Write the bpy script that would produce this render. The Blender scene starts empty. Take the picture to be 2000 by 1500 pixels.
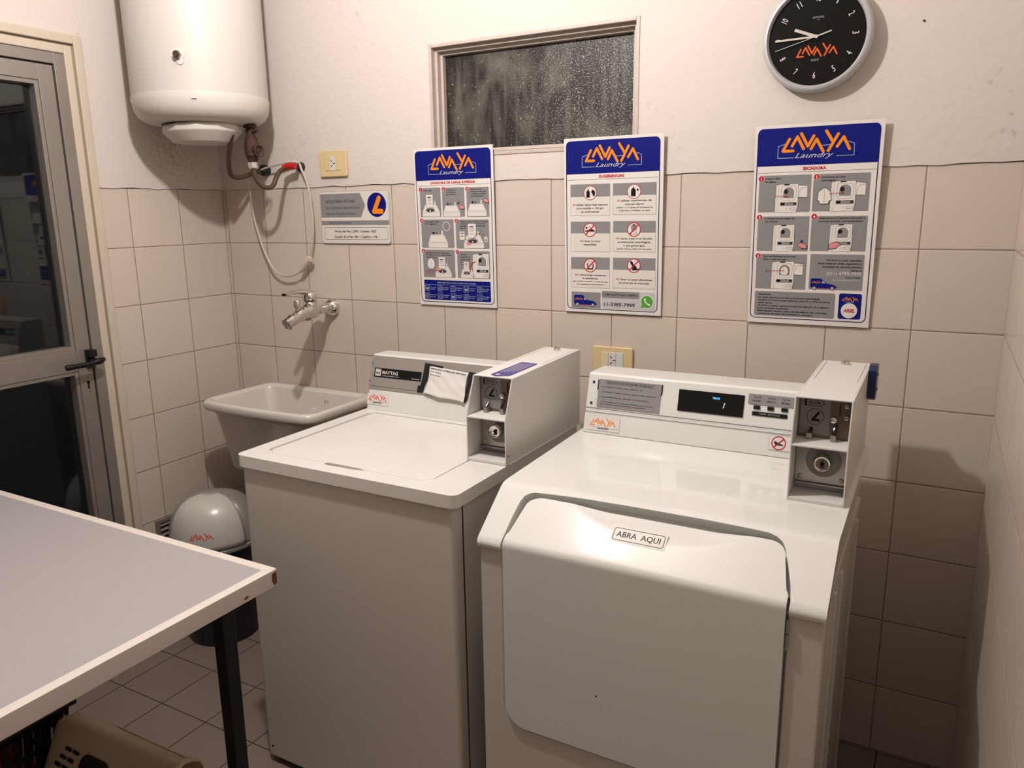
import bpy, bmesh, math, random
from math import sin, cos, pi, radians
from mathutils import Vector, Matrix
random.seed(7)
sc = bpy.context.scene
COL = sc.collection

# ------------------------------------------------------------------ camera
cam_d = bpy.data.cameras.new('camera'); cam = bpy.data.objects.new('camera', cam_d); COL.objects.link(cam)
YAW, PITCH, ROLL = -0.5075, -0.2202, -0.0144
fw = Vector((sin(YAW)*cos(PITCH), cos(YAW)*cos(PITCH), sin(PITCH)))
r0 = Vector((cos(YAW), -sin(YAW), 0)); u0 = r0.cross(fw)
rt = cos(ROLL)*r0 + sin(ROLL)*u0; up = -sin(ROLL)*r0 + cos(ROLL)*u0
M3 = Matrix((rt, up, -fw)).transposed()
cam.matrix_world = Matrix.Translation((2.4779, -2.1637, 1.5062)) @ M3.to_4x4()
cam_d.sensor_fit = 'HORIZONTAL'; cam_d.sensor_width = 36.0
cam_d.lens = 1510.76/2000*36.0; cam_d.clip_start = 0.02
sc.camera = cam

# ------------------------------------------------------------------ world, lamp, exposure
w = bpy.data.worlds.new('night'); sc.world = w; w.use_nodes = True
w.node_tree.nodes['Background'].inputs[0].default_value = (0.005, 0.0055, 0.0065, 1)
w.node_tree.nodes['Background'].inputs[1].default_value = 1.0
ld = bpy.data.lights.new('ceiling_bulb', 'POINT'); ld.energy = 92; ld.color = (1.0, 0.935, 0.895)
ld.shadow_soft_size = 0.035
lo = bpy.data.objects.new('ceiling_bulb', ld); COL.objects.link(lo); lo.location = (1.32, -1.13, 2.50)
sc.view_settings.view_transform = 'Standard'; sc.view_settings.look = 'None'
sc.view_settings.gamma = 1.0; sc.view_settings.exposure = 0.0
sc.view_settings.use_curve_mapping = False

# ------------------------------------------------------------------ materials
ALB = 0.72   # everyday paints and plastics reflect less than the exposed picture suggests
def lin(c, k=None):
    k = ALB if k is None else k
    return tuple(k*((v/255)/12.92 if v/255 <= 0.04045 else ((v/255+0.055)/1.055)**2.4) for v in c) + (1.0,)
def mat(name, rgb, rough=0.5, metal=0.0, var=0.04, scale=18.0, bump=0.0, bscale=60.0, spec=0.5, coat=0.0, emit=None, estr=0.0):
    m = bpy.data.materials.new(name); m.use_nodes = True; nt = m.node_tree; N = nt.nodes; K = nt.links
    b = N['Principled BSDF']
    tc = N.new('ShaderNodeTexCoord'); no = N.new('ShaderNodeTexNoise')
    no.inputs['Scale'].default_value = scale; no.inputs['Detail'].default_value = 5
    K.new(tc.outputs['Object'], no.inputs['Vector'])
    mx = N.new('ShaderNodeMix'); mx.data_type = 'RGBA'
    c = lin(rgb, 1.0 if metal > 0.85 else None)
    mx.inputs[6].default_value = tuple(v*(1-var) for v in c[:3]) + (1,)
    mx.inputs[7].default_value = tuple(min(1, v*(1+var)) for v in c[:3]) + (1,)
    K.new(no.outputs['Fac'], mx.inputs[0]); K.new(mx.outputs[2], b.inputs['Base Color'])
    b.inputs['Roughness'].default_value = rough; b.inputs['Metallic'].default_value = metal
    b.inputs['Specular IOR Level'].default_value = spec
    if coat: b.inputs['Coat Weight'].default_value = coat; b.inputs['Coat Roughness'].default_value = 0.03
    if bump:
        n2 = N.new('ShaderNodeTexNoise'); n2.inputs['Scale'].default_value = bscale; n2.inputs['Detail'].default_value = 6
        K.new(tc.outputs['Object'], n2.inputs['Vector'])
        bp = N.new('ShaderNodeBump'); bp.inputs['Strength'].default_value = bump; bp.inputs['Distance'].default_value = 0.004
        K.new(n2.outputs['Fac'], bp.inputs['Height']); K.new(bp.outputs['Normal'], b.inputs['Normal'])
    if emit:
        b.inputs['Emission Color'].default_value = lin(emit); b.inputs['Emission Strength'].default_value = estr
    return m

def tile_mat(name, axis, off, pitch, zoff, zp, rgb, grout, rough=0.32, gw=0.0015, axis2='Z', var=0.07, bumpy=0.15):
    m = bpy.data.materials.new(name); m.use_nodes = True; nt = m.node_tree; N = nt.nodes; K = nt.links
    b = N['Principled BSDF']
    tc = N.new('ShaderNodeTexCoord'); sp = N.new('ShaderNodeSeparateXYZ'); K.new(tc.outputs['Object'], sp.inputs[0])
    def mt(op, a, bb=None):
        n = N.new('ShaderNodeMath'); n.operation = op
        for i, v in enumerate((a, bb)):
            if v is None: continue
            if isinstance(v, (int, float)): n.inputs[i].default_value = v
            else: K.new(v, n.inputs[i])
        return n.outputs[0]
    ids = []; ds = []
    for ax, o, p in ((axis, off, pitch), (axis2, zoff, zp)):
        t = mt('DIVIDE', mt('SUBTRACT', sp.outputs[ax], o), p)
        ids.append(mt('FLOOR', t)); f = mt('FRACT', t)
        ds.append(mt('MULTIPLY', mt('MINIMUM', f, mt('SUBTRACT', 1.0, f)), p))
    d = mt('MINIMUM', ds[0], ds[1])
    mr = N.new('ShaderNodeMapRange'); mr.inputs[1].default_value = gw*0.5; mr.inputs[2].default_value = gw*1.1
    K.new(d, mr.inputs[0])
    cb = N.new('ShaderNodeCombineXYZ'); K.new(ids[0], cb.inputs[0]); K.new(ids[1], cb.inputs[1])
    wn = N.new('ShaderNodeTexWhiteNoise'); wn.noise_dimensions = '2D'; K.new(cb.outputs[0], wn.inputs['Vector'])
    no = N.new('ShaderNodeTexNoise'); no.inputs['Scale'].default_value = 7; no.inputs['Detail'].default_value = 8; no.inputs['Distortion'].default_value = 0.8
    K.new(tc.outputs['Object'], no.inputs['Vector'])
    fac = mt('ADD', mt('MULTIPLY', wn.outputs['Value'], 0.45), mt('MULTIPLY', no.outputs['Fac'], 0.55))
    mx = N.new('ShaderNodeMix'); mx.data_type = 'RGBA'; c = lin(rgb)
    mx.inputs[6].default_value = tuple(v*(1-var) for v in c[:3]) + (1,)
    mx.inputs[7].default_value = (min(1, c[0]*(1+var)), min(1, c[1]*(1+var*0.9)), min(1, c[2]*(1+var*0.7)), 1)
    K.new(fac, mx.inputs[0])
    m2 = N.new('ShaderNodeMix'); m2.data_type = 'RGBA'; m2.inputs[6].default_value = lin(grout)
    K.new(mx.outputs[2], m2.inputs[7]); K.new(mr.outputs[0], m2.inputs[0]); K.new(m2.outputs[2], b.inputs['Base Color'])
    r = mt('SUBTRACT', 0.85, mt('MULTIPLY', mr.outputs[0], 0.85-rough)); K.new(r, b.inputs['Roughness'])
    mr2 = N.new('ShaderNodeMapRange'); mr2.interpolation_type = 'SMOOTHSTEP'; mr2.inputs[1].default_value = 0; mr2.inputs[2].default_value = 0.004
    K.new(d, mr2.inputs[0])
    h = mt('ADD', mt('MULTIPLY', mr2.outputs[0], 1.0), mt('MULTIPLY', no.outputs['Fac'], bumpy))
    bp = N.new('ShaderNodeBump'); bp.inputs['Strength'].default_value = 0.5; bp.inputs['Distance'].default_value = 0.0015
    K.new(h, bp.inputs['Height']); K.new(bp.outputs['Normal'], b.inputs['Normal'])
    return m

TILE = (220, 206, 193); GR = (134, 112, 96)
M_TB = tile_mat('glazed wall tile back', 'X', 0.0176, 0.2003, 0.0, 0.2, TILE, GR)
M_TL = tile_mat('glazed wall tile left', 'Y', -0.0, 0.2032, 0.0, 0.2, TILE, GR)
M_TR = tile_mat('glazed wall tile right', 'Y', -0.06, 0.2, 0.0, 0.2, (222, 208, 194), (178, 160, 146), rough=0.22, gw=0.0026)
M_FL = tile_mat('floor tile', 'X', 0.04, 0.2, -0.01, 0.2, (134, 118, 111), (46, 34, 28), rough=0.42, gw=0.0022, axis2='Y', var=0.05)

def plaster_mat():
    m = mat('painted plaster', (224, 213, 205), rough=0.75, var=0.03, scale=3.0, bump=0.35, bscale=45)
    nt = m.node_tree; N = nt.nodes; K = nt.links; b = N['Principled BSDF']
    src = b.inputs['Base Color'].links[0].from_socket
    tc = N.new('ShaderNodeTexCoord')
    n1 = N.new('ShaderNodeTexNoise'); n1.inputs['Scale'].default_value = 38; n1.inputs['Detail'].default_value = 8
    n2 = N.new('ShaderNodeTexNoise'); n2.inputs['Scale'].default_value = 3.2; n2.inputs['Detail'].default_value = 3
    K.new(tc.outputs['Object'], n1.inputs['Vector']); K.new(tc.outputs['Object'], n2.inputs['Vector'])
    r1 = N.new('ShaderNodeMapRange'); r1.inputs[1].default_value = 0.60; r1.inputs[2].default_value = 0.75
    r2 = N.new('ShaderNodeMapRange'); r2.inputs[1].default_value = 0.52; r2.inputs[2].default_value = 0.72
    K.new(n1.outputs['Fac'], r1.inputs[0]); K.new(n2.outputs['Fac'], r2.inputs[0])
    mm = N.new('ShaderNodeMath'); mm.operation = 'MULTIPLY'; K.new(r1.outputs[0], mm.inputs[0]); K.new(r2.outputs[0], mm.inputs[1])
    m3 = N.new('ShaderNodeMath'); m3.operation = 'MULTIPLY'; K.new(mm.outputs[0], m3.inputs[0]); m3.inputs[1].default_value = 0.55
    mx = N.new('ShaderNodeMix'); mx.data_type = 'RGBA'; mx.inputs[7].default_value = lin((150, 132, 118))
    vd = N.new('ShaderNodeVectorMath'); vd.operation = 'DISTANCE'; K.new(tc.outputs['Object'], vd.inputs[0]); vd.inputs[1].default_value = (0.0, -0.20, 1.735)
    rd = N.new('ShaderNodeMapRange'); rd.inputs[1].default_value = 0.17; rd.inputs[2].default_value = 0.02; rd.inputs[3].default_value = 0.0; rd.inputs[4].default_value = 0.55; K.new(vd.outputs['Value'], rd.inputs[0])
    n5 = N.new('ShaderNodeTexNoise'); n5.inputs['Scale'].default_value = 130; n5.inputs['Detail'].default_value = 4; K.new(tc.outputs['Object'], n5.inputs['Vector'])
    r5 = N.new('ShaderNodeMapRange'); r5.inputs[1].default_value = 0.50; r5.inputs[2].default_value = 0.62; K.new(n5.outputs['Fac'], r5.inputs[0])
    m5 = N.new('ShaderNodeMath'); m5.operation = 'MULTIPLY'; K.new(r5.outputs[0], m5.inputs[0]); K.new(rd.outputs[0], m5.inputs[1])
    m6 = N.new('ShaderNodeMath'); m6.operation = 'MAXIMUM'; K.new(m5.outputs[0], m6.inputs[0]); K.new(m3.outputs[0], m6.inputs[1])
    K.new(m6.outputs[0], mx.inputs[0]); K.new(src, mx.inputs[6]); K.new(mx.outputs[2], b.inputs['Base Color'])
    return m
M_PL = plaster_mat()
M_CEIL = mat('ceiling paint', (235, 230, 224), rough=0.8)
M_TRIM = mat('cream painted wood', (214, 200, 180), rough=0.5, var=0.08, scale=9, bump=0.1)
M_WFR = mat('old white paint', (205, 190, 180), rough=0.55, var=0.10, scale=25, bump=0.3, bscale=30)
M_ALU = mat('anodised aluminium', (168, 160, 152), rough=0.42, metal=0.55, var=0.08, scale=14)
M_GASK = mat('dark gasket', (14, 13, 12), rough=0.6)
M_BLK = mat('black plastic', (10, 10, 11), rough=0.28)
M_BLKM = mat('matte black tape', (12, 12, 13), rough=0.5)
M_ENAM = mat('white enamel', (236, 237, 232), rough=0.07, var=0.01, scale=6, spec=0.6)
M_ENB = mat('white enamel body', (221, 215, 206), rough=0.30, var=0.02, scale=5, bump=0.03, bscale=220)
M_COIN = mat('white powder coat', (234, 232, 228), rough=0.34, var=0.015)
M_LID = mat('worn white enamel lid', (236, 233, 227), rough=0.24, var=0.05, scale=9, bump=0.08, bscale=30)
M_CER = mat('glazed ceramic', (222, 214, 205), rough=0.14, var=0.02, coat=0.4)
M_GREY = mat('grey control panel', (158, 152, 146), rough=0.38, var=0.02)
M_GREY2 = mat('grey label film', (146, 144, 143), rough=0.45, var=0.03)
M_HEAT = mat('heater enamel', (216, 209, 202), rough=0.52, var=0.02, scale=4)
M_HEATP = mat('heater plastic', (228, 222, 215), rough=0.42, var=0.02)
M_RUST = mat('corroded brass', (74, 48, 38), rough=0.7, metal=0.3, var=0.35, scale=90, bump=0.8, bscale=150)
M_HOSE = mat('brown rubber cable', (80, 60, 47), rough=0.45, var=0.1)
M_BRAID = mat('braided hose', (104, 84, 66), rough=0.35, metal=0.5, var=0.3, scale=400)
M_CHR = mat('chrome', (215, 212, 208), rough=0.07, metal=1.0, var=0.01)
M_STEEL = mat('brushed steel', (160, 156, 150), rough=0.3, metal=0.9, var=0.06, scale=60)
M_PLATE = mat('coin slide plate', (128, 116, 102), rough=0.4, metal=0.6, var=0.08, scale=40)
M_RED = mat('red lever', (200, 28, 36), rough=0.4)
M_WCAB = mat('white cable', (205, 195, 180), rough=0.4)
M_CLEAR = mat('clear plug plastic', (215, 200, 185), rough=0.15)
M_BEIGE = mat('ivory switch plate', (230, 206, 156), rough=0.35, var=0.03)
M_IVORY = mat('pale socket plate', (234, 220, 186), rough=0.35, var=0.02)
M_SOCK = mat('white socket', (226, 226, 224), rough=0.35)
M_SLOT = mat('socket slot', (22, 18, 16), rough=0.6)
M_TTOP = mat('grey laminate', (178, 173, 174), rough=0.55, var=0.02, scale=200)
M_TEDGE = mat('white table edging', (236, 226, 218), rough=0.5, var=0.03)
M_CHIP = mat('chipped wood', (120, 72, 34), rough=0.8, var=0.3, scale=80)
M_LEG = mat('black steel leg', (10, 10, 12), rough=0.35)
M_BIN = mat('grey bin plastic', (206, 202, 196), rough=0.25, var=0.02, coat=0.2)
M_BIN2 = mat('dark grey bin plastic', (150, 145, 139), rough=0.35, var=0.02)
M_BINB = mat('navy bin body', (14, 22, 48), rough=0.45)
M_GRIL = mat('vent aluminium', (150, 142, 132), rough=0.5, metal=0.3, var=0.1)
M_BASK = mat('beige basket plastic', (226, 206, 174), rough=0.38, var=0.03)
M_BBK = mat('black basket plastic', (9, 9, 10), rough=0.4)
M_CLOTH = mat('red cloth', (130, 24, 30), rough=0.9, var=0.2)
M_BLUEP = mat('blue plastic', (12, 36, 82), rough=0.3)
M_VIOL = mat('purple label', (66, 52, 138), rough=0.35, var=0.06)
M_RIMC = mat('silver clock rim', (206, 205, 208), rough=0.36, metal=0.15, var=0.02)
M_FACE = mat('black clock face', (24, 22, 21), rough=0.22, spec=0.25)
M_HAND = mat('pale clock hand', (206, 198, 186), rough=0.5)
# printing inks
I_W = mat('print white', (238, 232, 226), rough=0.4, spec=0.2, var=0.005)
I_BL = mat('print blue', (10, 22, 122), rough=0.35, spec=0.25, var=0.02)
I_NV = mat('print navy line', (22, 24, 84), rough=0.4, spec=0.2)
I_OR = mat('print orange', (252, 146, 24), rough=0.45, spec=0.2, var=0.01)
I_OR2 = mat('print dark orange', (226, 100, 40), rough=0.45, spec=0.2)
I_RO = mat('print red orange', (240, 84, 40), rough=0.45, spec=0.2)
I_RD = mat('print red', (196, 20, 40), rough=0.45, spec=0.2)
I_GY = mat('print grey', (146, 144, 144), rough=0.45, spec=0.2)
I_LG = mat('print light grey', (205, 204, 204), rough=0.45, spec=0.2)
I_DG = mat('print dark grey', (48, 46, 44), rough=0.5, spec=0.2)
I_BK = mat('print black', (20, 18, 18), rough=0.5, spec=0.2)
I_SK = mat('print skin', (232, 150, 150), rough=0.5, spec=0.2)
I_GN = mat('print green', (92, 170, 60), rough=0.45, spec=0.2)
I_CR = mat('print cream', (232, 226, 217), rough=0.45, spec=0.2)
I_LB = mat('print pale blue', (170, 185, 205), rough=0.45, spec=0.2)
M_LED = mat('lit display blue', (90, 190, 255), rough=0.4, emit=(90, 190, 255), estr=1.3)
M_LEDW = mat('lit display white', (220, 235, 255), rough=0.4, emit=(220, 235, 255), estr=1.0)

def glass_mat():
    m = bpy.data.materials.new('dark door glass'); m.use_nodes = True; b = m.node_tree.nodes['Principled BSDF']
    N = m.node_tree.nodes; K = m.node_tree.links
    b.inputs['Base Color'].default_value = (0.5, 0.56, 0.56, 1); b.inputs['Transmission Weight'].default_value = 1.0
    b.inputs['Roughness'].default_value = 0.02; b.inputs['IOR'].default_value = 1.5
    no = N.new('ShaderNodeTexNoise'); no.inputs['Scale'].default_value = 6
    mr = N.new('ShaderNodeMapRange'); mr.inputs[3].default_value = 0.0; mr.inputs[4].default_value = 0.05
    K.new(no.outputs['Fac'], mr.inputs[0]); K.new(mr.outputs[0], b.inputs['Roughness'])
    return m
M_GLASS = glass_mat()
def frosted_mat():
    m = bpy.data.materials.new('dirty frosted glass'); m.use_nodes = True; N = m.node_tree.nodes; K = m.node_tree.links
    b = N['Principled BSDF']; tc = N.new('ShaderNodeTexCoord')
    def noise(sx, sy, sz, sc, det, rg=0.55, dist=0.0):
        mp = N.new('ShaderNodeMapping'); mp.inputs['Scale'].default_value = (sx, sy, sz); K.new(tc.outputs['Object'], mp.inputs[0])
        n = N.new('ShaderNodeTexNoise'); n.inputs['Scale'].default_value = sc; n.inputs['Detail'].default_value = det; n.inputs['Roughness'].default_value = rg; n.inputs['Distortion'].default_value = dist
        K.new(mp.outputs[0], n.inputs['Vector']); return n.outputs['Fac']
    def mr(v, a, c, lo=0.0, hi=1.0):
        n = N.new('ShaderNodeMapRange'); n.inputs[1].default_value = a; n.inputs[2].default_value = c; n.inputs[3].default_value = lo; n.inputs[4].default_value = hi; K.new(v, n.inputs[0]); return n.outputs[0]
    def mt(op, a, c):
        n = N.new('ShaderNodeMath'); n.operation = op
        for i, v in enumerate((a, c)):
            if isinstance(v, (int, float)): n.inputs[i].default_value = v
            else: K.new(v, n.inputs[i])
        return n.outputs[0]
    def mix(f, A_, B_):
        n = N.new('ShaderNodeMix'); n.data_type = 'RGBA'; K.new(f, n.inputs[0])
        for i, v in ((6, A_), (7, B_)):
            if isinstance(v, tuple): n.inputs[i].default_value = v
            else: K.new(v, n.inputs[i])
        return n.outputs[2]
    blot = mr(noise(1, 1, 0.8, 7, 7, 0.6, 0.4), 0.50, 0.74)
    strk = mr(noise(14, 1, 1.6, 2.2, 5, 0.6), 0.50, 0.72, 0, 0.8)
    spk = mr(noise(1, 1, 1, 240, 2, 0.5), 0.56, 0.68)
    sep = N.new('ShaderNodeSeparateXYZ'); K.new(tc.outputs['Object'], sep.inputs[0])
    side = mr(sep.outputs['X'], 1.22, 1.46, 0.06, 0.9)
    c = mix(blot, lin((42, 37, 34)), lin((118, 120, 108)))
    c = mix(strk, c, lin((118, 112, 102)))
    c = mix(mt('MULTIPLY', spk, side), c, lin((205, 200, 190)))
    dots = mr(noise(1.6, 1, 0.7, 110, 1, 0.4), 0.70, 0.74, 0, 0.8)
    c = mix(dots, c, lin((215, 210, 200)))
    K.new(c, b.inputs['Base Color'])
    b.inputs['Roughness'].default_value = 0.42; b.inputs['Specular IOR Level'].default_value = 0.35
    b.inputs['Transmission Weight'].default_value = 0.2
    bp = N.new('ShaderNodeBump'); bp.inputs['Strength'].default_value = 0.5; bp.inputs['Distance'].default_value = 0.0015
    K.new(noise(1, 1, 1, 200, 3), bp.inputs['Height']); K.new(bp.outputs['Normal'], b.inputs['Normal'])
    return m
M_FROST = frosted_mat()

# ------------------------------------------------------------------ mesh helpers
def weigh(o):
    q = o.modifiers.new('wn', 'WEIGHTED_NORMAL'); q.mode = 'FACE_AREA'; q.weight = 50; q.keep_sharp = False
class MB:
    """collects shapes, builds ONE mesh object"""
    def __init__(s): s.v = []; s.f = []; s.m = []; s.mats = []; s.cur = 0
    def use(s, m):
        if m not in s.mats: s.mats.append(m)
        s.cur = s.mats.index(m); return s
    def add(s, vs, fs, T=None):
        b = len(s.v)
        for p in vs:
            p = Vector(p); s.v.append(T @ p if T else p)
        for f in fs: s.f.append([b+i for i in f]); s.m.append(s.cur)
        return s
    def box(s, x0, y0, z0, x1, y1, z1, T=None):
        x0, x1 = sorted((x0, x1)); y0, y1 = sorted((y0, y1)); z0, z1 = sorted((z0, z1))
        vs = [(x, y, z) for z in (z0, z1) for y in (y0, y1) for x in (x0, x1)]
        return s.add(vs, [(0, 2, 3, 1), (4, 5, 7, 6), (0, 1, 5, 4), (2, 6, 7, 3), (0, 4, 6, 2), (1, 3, 7, 5)], T)
    def prism(s, pts, d0, d1, plane='yz', T=None):
        """polygon extruded between d0 and d1 along the missing axis"""
        def P(a, b, d): return {'yz': (d, a, b), 'xz': (a, d, b), 'xy': (a, b, d)}[plane]
        n = len(pts); vs = [P(a, b, d0) for a, b in pts] + [P(a, b, d1) for a, b in pts]
        fs = [list(range(n))[::-1], list(range(n, 2*n))] + [(i, (i+1) % n, n+(i+1) % n, n+i) for i in range(n)]
        return s.add(vs, fs, T)
    def loft(s, rings, cap0=True, cap1=True, T=None):
        n = len(rings[0]); vs = [p for r in rings for p in r]; fs = []
        for k in range(len(rings)-1):
            for i in range(n):
                j = (i+1) % n; fs.append((k*n+i, k*n+j, (k+1)*n+j, (k+1)*n+i))
        if cap0: fs.append(list(range(n))[::-1])
        if cap1: fs.append([(len(rings)-1)*n+i for i in range(n)])
        return s.add(vs, fs, T)
    def lathe(s, prof, c=(0, 0, 0), axis='z', n=40, T=None, cap=True):
        """prof: list of (radius, height)"""
        def P(r, h, a):
            x, y = r*cos(a), r*sin(a)
            q = {'z': (x, y, h), 'y': (x, h, y), 'x': (h, x, y)}[axis]
            return (q[0]+c[0], q[1]+c[1], q[2]+c[2])
        return s.loft([[P(r, h, 2*pi*i/n) for i in range(n)] for r, h in prof], cap, cap, T)
    def cyl(s, a, b, r0, r1=None, n=20, cap=True):
        r1 = r0 if r1 is None else r1; a, b = Vector(a), Vector(b)
        return s.tube([a, b], [r0, r1], n, cap)
    def tube(s, path, r, n=12, cap=True):
        P = [Vector(p) for p in path]; rs = r if isinstance(r, (list, tuple)) else [r]*len(P)
        t = (P[1]-P[0]).normalized(); ref = Vector((0, 0, 1)) if abs(t.z) < 0.9 else Vector((1, 0, 0))
        nn = t.cross(ref).normalized(); rings = []
        for i, p in enumerate(P):
            if i == 0: tt = P[1]-P[0]
            elif i == len(P)-1: tt = P[-1]-P[-2]
            else: tt = P[i+1]-P[i-1]
            tt.normalize(); nn = (nn - tt*nn.dot(tt)).normalized(); bb = tt.cross(nn)
            rings.append([p + rs[i]*(cos(2*pi*k/n)*nn + sin(2*pi*k/n)*bb) for k in range(n)])
        return s.loft(rings, cap, cap)
    def build(s, name, m=None, parent=None, bevel=0, seg=2, ang=35, smooth=35, subsurf=0):
        me = bpy.data.meshes.new(name); me.from_pydata([tuple(p) for p in s.v], [], s.f)
        mats = s.mats if s.mats else [m]
        for q in mats: me.materials.append(q)
        if s.mats: me.polygons.foreach_set('material_index', s.m)
        bm = bmesh.new(); bm.from_mesh(me); bmesh.ops.recalc_face_normals(bm, faces=bm.faces[:]); bm.to_mesh(me); bm.free()
        me.update()
        o = bpy.data.objects.new(name, me); COL.objects.link(o)
        if parent is not None: o.parent = parent
        if smooth: me.shade_smooth(); me.set_sharp_from_angle(angle=radians(smooth))
        if subsurf:
            q = o.modifiers.new('sub', 'SUBSURF'); q.levels = subsurf; q.render_levels = subsurf
        if bevel:
            q = o.modifiers.new('bev', 'BEVEL'); q.width = bevel; q.segments = seg; q.limit_method = 'ANGLE'
            q.angle_limit = radians(ang); q.harden_normals = False; me.shade_smooth(); weigh(o)
        return o

def thing(name, label, cat, loc=(0, 0, 0), group=None):
    o = bpy.data.objects.new(name, None); COL.objects.link(o); o.location = loc; o.empty_display_size = 0.05
    o['label'] = label; o['category'] = cat
    if group: o['group'] = group
    ROOTS.append(o); return o
ROOTS = []
def tag(o, label, cat, group=None):
    o['label'] = label; o['category'] = cat
    if group: o['group'] = group
    return o
def struct(o): o['kind'] = 'structure'; return o
def rrect(x0, y0, x1, y1, r, n=5):
    pts = []
    for cx, cy, a in ((x1-r, y0+r, -pi/2), (x1-r, y1-r, 0), (x0+r, y1-r, pi/2), (x0+r, y0+r, pi)):
        for k in range(n+1): t = a + pi/2*k/n; pts.append((cx+r*cos(t), cy+r*sin(t)))
    return pts
def spline(pts, n=8):
    P = [Vector(p) for p in pts]; P = [P[0]*2-P[1]] + P + [P[-1]*2-P[-2]]; o = []
    for i in range(1, len(P)-2):
        for k in range(n):
            t = k/n; a, b, c, d = P[i-1:i+3]
            o.append(0.5*((2*b)+(c-a)*t+(2*a-5*b+4*c-d)*t*t+(3*b-a-3*c+d)*t**3))
    o.append(P[-2]); return o
def boolean(o, cutter, op='DIFFERENCE'):
    par = o.parent; o.parent = None
    q = o.modifiers.new('b', 'BOOLEAN'); q.object = cutter; q.operation = op; q.solver = 'EXACT'
    bpy.context.view_layer.update(); dg = bpy.context.evaluated_depsgraph_get()
    me = bpy.data.meshes.new_from_object(o.evaluated_get(dg)); o.modifiers.remove(q); o.data = me
    bpy.data.objects.remove(cutter); o.parent = par
    return o

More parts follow.
